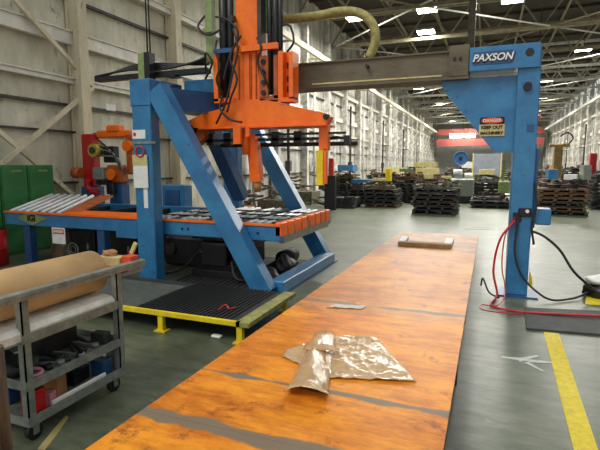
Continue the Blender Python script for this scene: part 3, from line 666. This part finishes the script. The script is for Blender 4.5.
MB().cyl((-7.72, 5.42, 0), (-7.72, 5.42, .62), .2, seg=24).build('body', 'red', t); MB().torus((-7.72, 5.42, .3), (0, 0, 1), .2, .012, 24).build('rib', 'red', t); MB().cyl((-7.72, 5.42, .62), (-7.72, 5.42, .64), .19, seg=24).build('lid', 'black', t)

# ================================================================== PLATFORM
t = thing('work_platform', (-3.6, 4.3, 0), 'low platform with yellow edge frame and dark ribbed mats', 'platform')
P0, P1, Q0, Q1 = -5.1, -2.02, 3.8, 4.98
MB().box(P0, P1 - .1, Q0, Q0 + .04, .17, .215).build('front_edge', 'yellow', t)
MB().box(P1 - .14, P1, Q0, Q1, .17, .215).build('side_edge', 'worn_yellow', t)
MB().box(P0, P1 - .14, Q0 + .04, Q1, .16, .195).build('deck', 'mat_black', t)
b = MB()
for k in range(22): b.box(-3.36 + k * .051, -3.34 + k * .051, Q0 + .06, Q1 - .02, .195, .212)
b.build('ribbed_mat', 'rubber', t)
MB().box(-4.7, -3.4, Q0 + .06, Q1 - .2, .195, .21, .004).build('flat_mat', 'mat_grey', t)
for x in (-4.9, -3.08, -2.16):
    for y in (Q0 + .01, Q1 - .1):
        MB().box(x, x + .06, y, y + .05, .012, .17).box(x - .03, x + .1, y - .03, y + .08, 0, .012).build('leg', 'yellow', t)
b = MB(); b.tube([(-2.5, 4.05, .22), (-2.46, 4.12, .26), (-2.4, 4.1, .23), (-2.38, 4.2, .22)], .008); tag(b.build('cord', 'red'), 'tiny red cord lying on the ribbed mat', 'cord')
b = MB(); b.box(-2.47, -2.36, 3.84, 3.9, .001, .03, .01); tag(b.build('paper_scrap', 'white'), 'small white scrap on the floor before the yellow platform legs', 'paper scrap')

b = MB(); b.box(-4.22, -2.82, 5.0, 7.75, .001, .012); [b.box(-4.18 + k * .09, -4.14 + k * .09, 5.02, 5.95, .012, .024) for k in range(15)]; tag(b.build('floor_mat', 'mat_black'), 'black ribbed mat on the floor inside the near trestle', 'mat')
b = MB(); b.box(-7.2, -4.75, 5.02, 5.56, .001, .014); tag(b.build('floor_mat', 'mat_black'), 'black mat on the floor left of the near blue post', 'mat')

# ================================================================== CART WITH PAPER ROLL
CX0, CX1, CY0, CY1 = -3.1, -2.5, 1.88, 2.7
t = thing('shelf_cart', (-2.8, 2.3, 0), 'grey steel shelf cart on casters standing left of the orange table', 'cart')
for x in (CX0, CX1 - .05):
    for y in (CY0, CY1 - .05):
        b = MB(); b.box(x, x + .05, y, y + .008, .12, .94); xa = x if x > -2.9 else x; b.box(x + .042 if x > -2.9 else x, x + .05 if x > -2.9 else x + .008, y, y + .05, .12, .94); b.build('upright', 'galv', t)
for z in (.13, .36, .65):
    b = MB(); b.box(CX0, CX1, CY0, CY1, z, z + .012); b.box(CX1 - .008, CX1 + .002, CY0, CY1, z - .01, z + .05); b.box(CX0, CX0 + .008, CY0, CY1, z - .01, z + .05); b.box(CX0, CX1, CY0 - .002, CY0 + .006, z - .01, z + .05); b.box(CX0, CX1, CY1 - .006, CY1 + .002, z - .01, z + .05)
    b.build('shelf', 'galv', t)
b = MB(); b.box(CX1 - .03, CX1 + .03, 1.2, 2.94, .935, .965, .004); b.box(CX1 + .018, CX1 + .026, 1.2, 2.94, .915, .94); b.build('top_rail', 'galv', t)
b = MB(); b.box(CX0 - .03, CX0 + .03, 1.2, 2.93, .86, .885); b.build('top_rail', 'galv', t)
MB().box(CX0, CX1, 2.72, 2.94, .87, .888).build('end_shelf', 'galv', t)
MB().box(CX1 - .16, CX1 - .06, CY1 - .03, CY1 - .02, .16, .36).build('corner_plate', 'galv', t)
for x in (CX0 + .06, CX1 - .06):
    for y in (CY0 + .07, CY1 - .07):
        c = MB().box(x - .03, x + .03, y - .03, y + .03, .095, .12).box(x - .028, x - .02, y - .02, y + .02, .04, .1).box(x + .02, x + .028, y - .02, y + .02, .04, .1).build('caster', 'galv', t)
        MB().cyl((x - .018, y, .052), (x + .018, y, .052), .052, seg=18).build('wheel', 'black', c)
t = thing('paper_roll', (-2.82, 1.9, .78), 'large roll of brown kraft paper on top of the grey cart', 'paper roll')
MB().cyl((-2.74, .9, .905), (-2.74, 2.66, .905), .155, seg=40).build('paper', 'kraft', t)
MB().cyl((-2.74, .88, .905), (-2.74, 2.67, .905), .04, seg=16).build('core', 'kraft_core', t)
b = MB(); b.prism([(CX1 - .012, .664), (CX1 - .014, .71), (CX1 - .04, .738), (CX1 - .1, .748), (CX0 + .02, .748), (CX0 + .02, .664), (CX1 - .05, .664)], 1.6, 2.64)
tag(b.build('paper_sheets', 'white_paper'), 'stack of white paper sheets drooping over the cart under the roll', 'paper sheets')
# shelf goods
def small_box(name, x, y, z, w, d, h, m, lb, cat, rz=0.):
    b = MB(); b.box(-w / 2, w / 2, -d / 2, d / 2, 0, h, .004); o = b.build(name, m, origin=(0, 0, 0)); o.location = (x, y, z); o.rotation_euler[2] = rz; return tag(o, lb, cat)
small_box('red_can', -2.58, 1.98, .143, .1, .1, .17, 'red', 'red can at the near end of the cart bottom shelf', 'can')
small_box('carton', -2.66, 2.2, .143, .12, .1, .2, 'carton', 'upright tan carton on the cart bottom shelf', 'carton', .2)
small_box('carton', -2.62, 2.1, .143, .1, .08, .08, 'pink', 'small dusky pink box on the cart bottom shelf', 'box', .4)
small_box('carton', -2.75, 2.42, .143, .2, .16, .1, 'black', 'black box on the far part of the cart bottom shelf', 'box', .1)
small_box('ruler', -2.535, 2.3, .143, .02, .46, .05, 'white', 'long white strip standing at the front of the bottom shelf', 'strip')
for (x, y, z, w, d, h, m, lb) in ((-2.85, 2.25, .143, .16, .14, .16, 'dunnage_grey', 'dark grey box at the back of the cart bottom shelf'), (-2.9, 2.05, .143, .14, .12, .12, 'dark_blue', 'dark blue box at the back near end of the cart bottom shelf'), (-2.62, 2.58, .143, .12, .1, .12, 'dark_blue', 'dark blue can-like box at the far end of the cart bottom shelf'),
    (-2.9, 2.4, .373, .2, .3, .14, 'black', 'black box at the back of the cart middle shelf'), (-2.65, 2.62, .373, .12, .08, .08, 'dunnage_grey', 'grey box at the far end of the cart middle shelf')): small_box('shelf_box', x, y, z, w, d, h, m, lb, 'box', .1)
b = MB(); b.torus((-2.6, 2.0, .405), (0.1, 0, 1), .055, .012, 20); tag(b.build('tape_roll', 'pink'), 'pink and white tape ring on the cart middle shelf', 'tape')
b = MB(); b.blob((-2.8, 2.0, .372), .16, .12, .12, .2, 4); tag(b.build('cloth_bundle', 'dunnage_grey'), 'grey cloth bundle on the cart middle shelf', 'cloth')
rnd = random.Random(5)
for j in range(9):
    y = 2.1 + j * .06; x = -2.72 + rnd.uniform(-.06, .06); a = rnd.uniform(-.6, .6)
    b = MB(); b.bar((-.12, 0, .012), (.12, 0, .012), .02, .02); b.cyl((.1, 0, .0), (.1, 0, .03), .025, seg=10)
    o = b.build('hand_tool', ('black_steel', 'galv', 'dunnage_grey')[j % 3], origin=(0, 0, 0)); o.location = (x, y, .374); o.rotation_euler = (0, 0, a)
    tag(o, 'dark steel hand tool on the cart middle shelf, %s from its near end' % ORD[j], 'tool', 'hand tools on the cart')
small_box('red_tray', -2.66, 2.77, .889, .26, .08, .03, 'red', 'small red tray on the far end of the cart rail', 'tray')
t = thing('parts_box', (-2.72, 2.87, .889), 'cream box of odd parts on the far end of the cart', 'box')
MB().box(-2.84, -2.62, 2.82, 2.92, .889, .985, .005).build('body', 'cream_box', t); MB().blob((-2.76, 2.87, .98), .06, .04, .05, .2, 2).build('contents', 'carton', t)
small_box('carton', -2.56, 2.87, .931, .09, .09, .07, 'danger_orange', 'small red carton behind the cart post, far end', 'carton')
b = MB(); b.bar((-2.6, 2.93, 1.0), (-2.55, 2.93, 1.09), .02, .03); tag(b.build('paper_tube', 'cream_box'), 'short pale tube leaning on the red carton at the cart end', 'tube')
b = MB(); b.prism([(-2.584, 2.211), (-2.525, 2.064), (-2.432, 1.870), (-2.384, 1.878), (-2.463, 2.040), (-2.560, 2.207)], .002, .01, 'z'); tag(b.build('paper_strip', 'tan_strip'), 'long curled tan strip on the floor by the cart wheels', 'strip')
# rough post in the lower left corner
t = thing('timber_post', (-2.13, 1.45, 0), 'rough brown timber post at the lower left corner before the cart', 'post')
MB().cyl((-2.17, 1.48, 0), (-2.17, 1.48, .83), .045, .04, seg=12).build('shaft', 'old_wood', t); MB().cyl((-2.12, 1.40, 0), (-2.12, 1.40, .7), .03, seg=10).build('side_pole', 'dunnage_brown', t)

# ================================================================== LEFT WALL EQUIPMENT
for j, (y0, y1) in enumerate(((5.47, 6.03), (6.05, 6.6), (6.62, 7.2))):
    t = thing('steel_cabinet', (-8.5, (y0 + y1) / 2, 0), ('leftmost green steel cabinet, mostly out of frame', 'green steel cabinet left of the one nearest the column', 'green steel cabinet nearest the big wall column')[j], 'cabinet', 'green steel cabinets')
    MB().box(-8.66, -8.31, y0, y1, .0, 1.7, .01).build('body', 'green_metal', t); MB().box(-8.31, -8.29, y0 + .02, y1 - .02, .06, 1.66, .004).build('door', 'green_metal', t)
    MB().box(-8.29, -8.27, y1 - .12, y1 - .09, .8, 1.0).build('handle', 'galv', t)
    MB().box(-8.29, -8.285, y0 + .2, y0 + .42, 1.57, 1.61).build('label', 'pale_green', t)
# red C-frame machine
Y = 7.6
t = thing('red_coil_stand', (-7.6, Y, 0), 'red C-shaped stand with brass reel behind the blue roller table', 'machine')
MB().box(-7.92, -7.58, Y - .1, Y + .1, 1.2, 2.34, .02).build('mast', 'red', t)
MB().box(-7.9, -7.6, Y - .2, Y + .2, 0, 1.2, .02).build('base', 'dark_blue', t)
MB().tube([(-7.7, Y - .16, 1.35), (-7.72, Y - .16, 1.2), (-7.62, Y - .16, 1.1), (-7.45, Y - .16, 1.08)], .07, 10).build('hook', 'red', t)
MB().cyl((-7.45, Y - .25, 1.98), (-7.45, Y - .05, 1.98), .14, seg=24).build('reel', 'brass', t)
MB().cyl((-7.45, Y - .28, 1.98), (-7.45, Y - .25, 1.98), .07, seg=16).build('reel_hub', 'dark_pipe', t)
MB().box(-7.5, -7.2, Y - .25, Y - .05, 1.35, 1.62, .02).build('motor', 'galv', t)
MB().cyl((-7.85, Y - .2, 1.5), (-8.05, Y - .2, 1.5), .12).build('knob', 'oil_orange', t)
MB().box(-7.4, -7.1, Y - .25, Y - .1, 1.25, 1.35).box(-7.15, -7.0, Y - .22, Y - .1, 1.05, 1.3).build('black_bracket', 'black', t)
t.location = Vector(t.location) + Vector((-.38, .45, .03))
t = thing('orange_robot_arm', (-6.9, Y, 0), 'orange robot arm bent over behind the roller table at left', 'robot arm')
MB().box(-7.45, -6.55, Y, Y + .16, 2.28, 2.44, .03).build('upper_arm', 'orange', t); MB().box(-7.15, -6.8, Y - .03, Y + .19, 2.4, 2.55, .03).build('joint', 'orange', t)
MB().box(-6.66, -6.5, Y, Y + .16, 1.5, 2.36, .03).build('forearm', 'oil_orange', t)
MB().cyl((-6.58, Y - .05, 2.1), (-6.58, Y + .2, 2.1), .12).build('joint', 'orange', t)
MB().box(-7.15, -6.7, Y - .1, Y + .15, 1.3, 1.7, .05).build('motor', 'oil_orange', t); MB().cyl((-6.95, Y - .16, 1.5), (-6.95, Y - .1, 1.5), .12).build('motor_cap', 'orange', t)
MB().box(-7.1, -6.75, Y - .06, Y + .2, 0, 1.3, .02).build('pedestal', 'dark_blue', t)
MB().box(-7.2, -6.9, Y - .08, Y + .1, 1.75, 2.1, .02).build('wrist', 'black_steel', t)
for j in range(6): MB().tube([(-7.3 + .02 * j, Y - .1 - .01 * j, 2.25 - .07 * j), (-7.0 + .06 * j, Y - .2, 2.1 - .05 * j), (-6.8 + .04 * j, Y - .18, 1.9 - .06 * j), (-6.7, Y - .12, 1.6)], .018).build('hose', ('rubber', 'galv')[j % 2], t)
t.location = Vector(t.location) + Vector((-.52, .45, .0))
t = thing('hose_reel_box', (-5.7, 7.7, 0), 'blue box shaped valve unit beside the near left post', 'valve unit')
MB().box(-5.9, -5.35, 7.5, 7.8, 0, 1.3, .02).build('body', 'blue', t); MB().box(-5.8, -5.45, 7.48, 7.5, .9, 1.2).build('panel', 'dark_blue', t)
t.location = Vector(t.location) + Vector((-.3, .45, 0))
b = MB(); b.box(-8.5, -8.48, 8.95, 9.25, 3.0, 3.15); tag(b.build('wall_notice', 'white'), 'small white notice hung beside the big wall column', 'notice')

# yard of clutter along the left wall, seen between trestle legs
def jumble(name, x, y, w, d, h, m, lb, seed, n=22, z=0, cat='scrap pile'):
    r = random.Random(seed); b = MB()
    for k in range(n):
        px, py, pz = x + r.uniform(-w / 2, w / 2), y + r.uniform(-d / 2, d / 2), z + .03 + h * r.random() ** 1.3
        a, e = r.uniform(0, PI), r.uniform(-.25, .25); l_ = r.uniform(.15, .5) * w
        v = Vector((math.cos(a), math.sin(a), e)) * l_ / 2; c = Vector((px, py, pz))
        p0, p1 = c - v, c + v; p0.z = max(p0.z, z + .055); p1.z = max(p1.z, z + .055)
        b.bar(p0, p1, r.uniform(.04, .12) * max(1, w / 1.5), r.uniform(.03, .1))
    b.box(x - w * .35, x + w * .35, y - d * .35, y + d * .35, z, z + h * .45)
    o = b.build(name, m); return tag(o, lb, cat, None, 'stuff')
jumble('scrap_pile', -7.5, 13.6, 1.3, .9, .9, 'scrap', 'tangled pile of grey and tan parts seen between the trestle legs', 11, 40)
jumble('scrap_pile', -7.0, 15.6, 1.8, 1.3, 1.0, 'scrap', 'tangled pile of parts against the left wall behind the yellow finger', 12, 40)
jumble('scrap_pile', -5.3, 18.4, 1.5, 1.4, .9, 'dunnage_grey', 'dark tangled machinery below the red post', 13, 34)
jumble('scrap_pile', -7.6, 19.6, 1.8, 1.6, 1.2, 'scrap', 'loose heap of parts behind the red post', 14, 36)
t = thing('flat_cart', (-6.2, 11.2, 0), 'low cream flat cart between the trestle legs', 'cart')
MB().box(-6.9, -5.6, 10.6, 11.5, .3, .42, .02).build('deck', 'cream_box', t); MB().box(-6.8, -5.7, 10.65, 11.45, .2, .3).build('frame', 'dark_pipe', t)
for x in (-6.7, -5.8):
    for y in (10.75, 11.35): MB().cyl((x - .03, y, .1), (x + .03, y, .1), .1).build('wheel', 'black', t)
for j in range(3): small_box('sack', -6.55 + j * .35, 11.0 + .05 * j, .421, .3, .45, .12 + .03 * j, ('cream_box', 'white', 'carton')[j], ('cream sack on the left of the flat cart', 'white sack in the middle of the flat cart', 'tan carton on the right of the flat cart')[j], 'sack', .2 * j)
t = thing('red_bollard', (-6.0, 17.3, 0), 'red upright post standing behind dark machinery near the left wall', 'post')
MB().box(-5.58, -5.4, 17.05, 17.2, .3, 1.95, .02).build('post', 'red', t); MB().box(-5.7, -5.28, 16.95, 17.15, 0, 1.3, .01).build('base', 'black_steel', t)

# ================================================================== PALLET STACKS DOWN THE HALL
def pallet_proto(i, m):
    r = random.Random(40 + i); b = MB(); w, d = 1.5, 1.3
    for k in range(7):
        y = -d / 2 + k * d / 6.5; e = r.uniform(-.05, .05); b.box(-w / 2 + e, w / 2 + e, y, y + .11, .105, .13)
    for k in range(4):
        x = -w / 2 + .03 + k * (w - .16) / 3; b.box(x, x + .1, -d / 2, d / 2, .03, .105)
    for k in range(3):
        y = -d / 2 + .05 + k * (d - .2) / 2; b.box(-w / 2, w / 2, y, y + .1, 0, .03)
    b.box(-w / 2 + r.uniform(0, .3), w / 2 - r.uniform(0, .3), -d / 2 + .1, d / 2 - .1, .13, .15)
    o = b.build('pallet', m, origin=(0, 0, 0)); return o
protos = [pallet_proto(0, 'dunnage'), pallet_proto(1, 'dunnage_grey'), pallet_proto(2, 'dunnage_brown')]
used = [False] * 3
def stack(x, y, layers, sx, sy, place, seed, mats=(0, 1, 2)):
    r = random.Random(seed); z = 0
    for k in range(layers):
        q = r.choice(mats)
        if used[q]: o = protos[q].copy(); COL.objects.link(o)
        else: o = protos[q]; used[q] = True
        o.location = (x + r.uniform(-.06, .06), y + r.uniform(-.06, .06), z); o.rotation_euler = (0, 0, r.uniform(-.05, .05)); o.scale = (sx, sy, 1)
        lv = 'lowest' if k == 0 else ('topmost' if k == layers - 1 else ORD[k] + ' up')
        tag(o, 'pallet %s of the %s' % (lv, place), 'pallet', 'pallets in stacks down the hall')
        z += .151
    return z
KITS = [('carton', 'carton'), ('white', 'bag'), ('cream_box', 'crate'), ('dunnage_grey', 'crate'), ('blue', 'bin'), ('yellow', 'bin'), ('galv', 'bin')]
def topping(x, y, z, place, seed, n=3, w=1.2):
    r = random.Random(seed)
    jumble('loose_parts', x, y, w * 1.1, .9, .28, r.choice(('scrap', 'dunnage', 'dunnage_brown')), 'loose parts heaped on the %s' % place, seed, 22, z, 'loose parts')
for j, (x, y, n_, sx, sy, place, mt) in enumerate([
    (-1.62, 17.3, 6, 1.0, 1.0, 'stack right of the yellow finger nearest the long table end', (0, 1)),
    (-3.95, 19.3, 5, .9, 1.0, 'stack between the cross beam and the left aisle', (0, 1, 2)),
    (.2, 20.5, 2, 1.0, 1.0, 'low stack just left of the blue post', (1,)),
    (.1, 24.5, 6, .95, 1.0, 'stack behind the low one left of the blue post', (0, 1)),
    (2.45, 18.6, 6, 1.0, 1.0, 'stack just right of the blue post', (0, 2)),
    (4.75, 21.5, 9, 1.25, 1.0, 'tall stack at the right edge', (0, 1)),
    (-5.2, 21.5, 4, .9, 1, 'stack by the left wall behind the red post', (0, 1)),
    (-2.7, 24.5, 6, .95, 1, 'stack seen between the two nearest on the left', (0, 2)),
    (-5.0, 27.0, 6, 1, 1, 'farther stack by the left wall', (0, 1, 2)),
    (-1.2, 29.0, 6, 1, 1, 'stack in the middle distance left of the grey panel', (0, 1)),
    (3.2, 25.5, 7, 1, 1, 'farther stack right of the blue post', (0, 2)),
    (-4.4, 33.0, 7, 1, 1, 'distant stack on the left side', (0, 2)),
    (2.6, 33.0, 7, 1, 1, 'distant stack on the right side', (0, 1)),
    (6.6, 27, 9, 1, 1, 'stack by the right wall', (0, 1)),
    (-6.6, 31, 7, 1, 1, 'distant stack against the left wall', (0, 1)),
    (-2.2, 38, 8, 1.1, 1, 'far stack in the centre left', (0, 1, 2)),
    (.9, 40, 8, 1.1, 1, 'far stack in the centre right', (0, 1)),
    (-5.6, 41, 8, 1.1, 1, 'far stack on the left', (0, 1)),
    (4.6, 40, 9, 1.1, 1, 'far stack on the right', (0, 2)),
    (-3.4, 21.9, 7, .8, 1, 'narrow stack behind the left aisle stack', (0, 1)),
    (-6.9, 24.2, 7, .9, 1, 'stack behind the red post by the wall', (0, 1)),
    (-1.0, 33.5, 8, 1.1, 1, 'stack behind the blue round fan', (0, 2)),
    (-3.3, 29.2, 8, 1.1, 1, 'stack left of the blue round fan', (0, 1)),
    (4.9, 30.5, 9, 1.1, 1, 'stack behind the bright red post', (0, 1)),
]):
    z = stack(x, y, n_, sx, sy, place, 100 + j, mt)
    topping(x, y, z, place, 200 + j)
rnd = random.Random(77)
tops = [(-2.75, 24.2, 1.25, 1.1, .6, .3, 'cream_box', 'cream crate on the stack seen between the two nearest'), (-4.9, 26.8, 1.25, 1.0, .5, .3, 'cream_box', 'cream crate on the farther stack by the left wall'),
 (-3.4, 29.0, 1.6, 1.3, .6, .25, 'chain_yellow', 'dull yellow tray on the stack left of the round fan'), (-3.4, 21.7, 1.4, .6, .5, .14, 'pale_green', 'pale green tray on the narrow left stack'), (-6.8, 24, 1.4, .9, .5, .3, 'blue', 'blue bin on the stack behind the red post'),
 (.0, 24.3, 1.25, .7, .4, .25, 'cream_box', 'cream box on the stack left of the blue post'), (-1.1, 33.2, 1.5, 1.2, .6, .4, 'white', 'white crate behind the blue round fan'), (2.3, 32.8, 1.4, .9, .5, .4, 'cream_box', 'cream crate on the distant right stack'),(-1.9, 17.2, 1.22, .3, .2, .16, 'cream_box', 'cream crate on the nearest stack left of the blue post'), (-1.3, 17.3, 1.22, .35, .3, .1, 'cream_box', 'pale tray on the nearest stack left of the blue post'),
        (-4.1, 19.2, 1.05, .5, .3, .12, 'cream_box', 'cream tray on the stack near the left aisle'), (2.1, 18.4, 1.2, .3, .3, .35, 'blue', 'blue bin on the stack right of the blue post'),
        (2.7, 18.5, 1.2, .4, .3, .18, 'white', 'white bag on the stack right of the blue post'), (3.1, 18.4, 1.2, .25, .3, .5, 'galv', 'grey bin on the stack right of the blue post'),
        (-3.7, 19.2, 1.05, .2, .2, .5, 'yellow', 'yellow bottle shaped bin on the left aisle stack'), (-2.5, 24.3, 1.2, .4, .3, .2, 'carton', 'tan carton on the stack between the two nearest'),
        (-5.3, 21.3, .9, .9, .6, .15, 'blue', 'pale blue tray on the stack by the left wall'), (3.0, 25.3, 1.4, .4, .4, .3, 'carton', 'carton on the farther stack right of the blue post')]
for (x, y, z, w, d, h, m, lb) in tops: small_box('bin', x, y, z, w, d, h, m, lb, 'bin', rnd.uniform(-.3, .3))

# equipment right of and behind the blue post
t = thing('yellow_hoist', (2.6, 21.0, 0), 'yellow-brown column hoist standing behind the right pallet stack', 'hoist')
MB().box(2.42, 2.72, 20.9, 21.2, 0, 2.5, .02).build('post', 'hoist_paint', t); MB().box(2.25, 2.95, 20.95, 21.15, 2.4, 2.52, .02).build('arm', 'hoist_paint', t)
MB().tube([(2.9, 21.05, 2.5), (3.05, 21.05, 2.75), (2.85, 21.05, 2.95), (2.6, 21.05, 2.8)], .03).build('hose', 'rubber', t); MB().box(2.3, 2.85, 20.8, 21.3, 0, .12).build('base', 'black_steel', t)
t = thing('red_post', (4.1, 23, 0), 'bright red post beside the right wall stacks', 'post')
MB().box(4.0, 4.25, 22.9, 23.15, 0, 2.2, .02).build('post', 'red', t); MB().box(3.9, 4.35, 22.8, 23.25, 0, .1).build('base', 'black_steel', t)
t = thing('grey_screen', (-.2, 30, 0), 'grey flat screen panel standing behind the stacks left of the post', 'panel')
MB().box(-.7, .68, 27.9, 28.0, .9, 2.3, .02).build('panel', 'grey_panel', t)
for x in (-.76, .68): MB().box(x, x + .06, 27.9, 28.0, 0, 2.35).build('post', 'cream_box', t)
t = thing('blue_fan', (-1.5, 26.4, 0), 'blue round industrial fan on a stand left of the grey panel', 'fan')
MB().cyl((-1.3, 26.3, 2.05), (-1.3, 26.6, 2.05), .34, seg=28).build('shroud', 'dark_blue', t); MB().torus((-1.3, 26.28, 2.05), (0, 1, 0), .34, .03, 28).build('ring', 'dark_blue', t)
MB().cyl((-1.3, 26.26, 2.05), (-1.3, 26.3, 2.05), .1).build('hub', 'black', t)
MB().box(-1.35, -1.25, 26.4, 26.5, 0, 1.65).box(-1.6, -1.0, 26.2, 26.7, 0, .06).build('stand', 'dark_pipe', t)
t = thing('silver_machine', (-1.6, 22.5, 0), 'silver grey machine with pipes left of the grey panel', 'machine')
MB().box(-1.5, -.5, 22.0, 22.9, .3, 1.1, .05).build('body', 'galv', t); MB().cyl((-1.2, 22.3, 1.1), (-1.2, 22.3, 1.5), .2).build('tank', 'silver', t); MB().cyl((-.75, 22.3, 1.1), (-.75, 22.3, 1.35), .16).build('tank', 'white', t)
MB().box(-1.4, -.6, 22.1, 22.8, 0, .3).build('base', 'black_steel', t)
t = thing('tool_stand', (1.1, 22, 0), 'pale green post stand just left of the blue gantry post', 'stand')
MB().box(.62, .72, 22, 22.1, 0, 1.9).build('post', 'pale_green', t); MB().box(.5, .95, 21.9, 22.2, .5, 1.0, .02).build('box', 'pale_green', t); MB().box(.45, .9, 21.85, 22.25, 0, .05).build('base', 'dark_pipe', t)
t = thing('red_hook_block', (2.6, 30, 3.0), 'dark red hook block hanging right of the blue post', 'hook')
MB().blob((2.4, 30, 4.1), .3, .3, .5, .05, 3).build('block', 'crane_red', t); MB().cyl((2.4, 30, 4.5), (2.4, 30, DECK), .02).build('cable', 'dark_pipe', t)

# ================================================================== HOSES AND SACK AT THE RIGHT POST
def hose(pts, r, m, lb): tag(MB().tube(pts, r, 8, 8).build('hose', m), lb, 'hose')
hose([(.37, YB - .2, 1.0), (.2, YB - .26, .75), (.14, YB - .3, .35), (.2, YB - .35, .05), (.12, 6.0, .02), (.3, 5.85, .02), (.55, 5.8, .03), (1.0, 5.85, .04), (1.8, 6.0, .05)], .014, 'red', 'dark red hose from the blue post down and across the dark strip')
hose([(.36, YB - .2, 1.04), (.26, YB - .22, .8), (.24, YB - .25, .4), (.3, YB - .3, .08), (.2, 6.0, .02), (.02, 5.95, .02), (.03, 5.75, .02), (.3, 5.7, .02), (.45, 5.75, .02)], .008, 'red', 'thin red air line looping on the floor left of the blue post')
hose([(.4, YB - .2, 1.0), (.38, YB - .24, .6), (.48, YB - .27, .3), (.68, YB - .3, .1), (.85, 6.45, .03), (1.1, 6.65, .03), (1.3, 6.9, .06)], .014, 'rubber', 'black hose drooping low from the valve block to the white sack')
hose([(.58, 6.62, .86), (.72, 6.6, .8), (.9, 6.6, .64), (1.07, 6.62, .38), (1.3, 6.75, .16)], .016, 'rubber', 'thick black hose arching from the blue post to the white sack')
hose([(.57, YB - .165, 1.5), (.6, YB - .2, 1.2), (.56, YB - .2, .95), (.6, YB - .18, .7)], .014, 'rubber', 'short black hose along the right face of the blue post')
hose([(.0, 6.9, .03), (.02, 6.6, .2), (.1, 6.45, .06), (.22, 6.35, .02)], .011, 'rubber', 'short black hose lying on the floor left of the post base')
t = thing('sack', (1.45, 6.9, 0), 'white and black plastic sack at the right edge on yellow paint', 'sack')
MB().blob((1.55, 6.95, .005), .3, .2, .2, .1, 6).build('black_sack', 'black', t)
MB().blob((1.56, 6.98, .17), .3, .18, .12, .08, 7).build('white_cover', 'white', t)
b = MB(); b.prism([(.575, .16), (.625, .14), (.61, .26), (.58, .34)], 6.66, 6.665); tag(b.build('tag', 'yellow'), 'small yellow tag hanging low on the right side of the blue post', 'tag')
b = MB(); b.prism([(-.48, 13.2), (.28, 13.3), (.3, 15.2), (-.5, 15.0)], .001, .004, 'z'); tag(b.build('floor_patch', 'patch'), 'pale square patch on the floor beyond the table', 'floor patch')
for o in list(bpy.data.objects):
    if o.type == 'MESH' and o.data.materials:
        pass
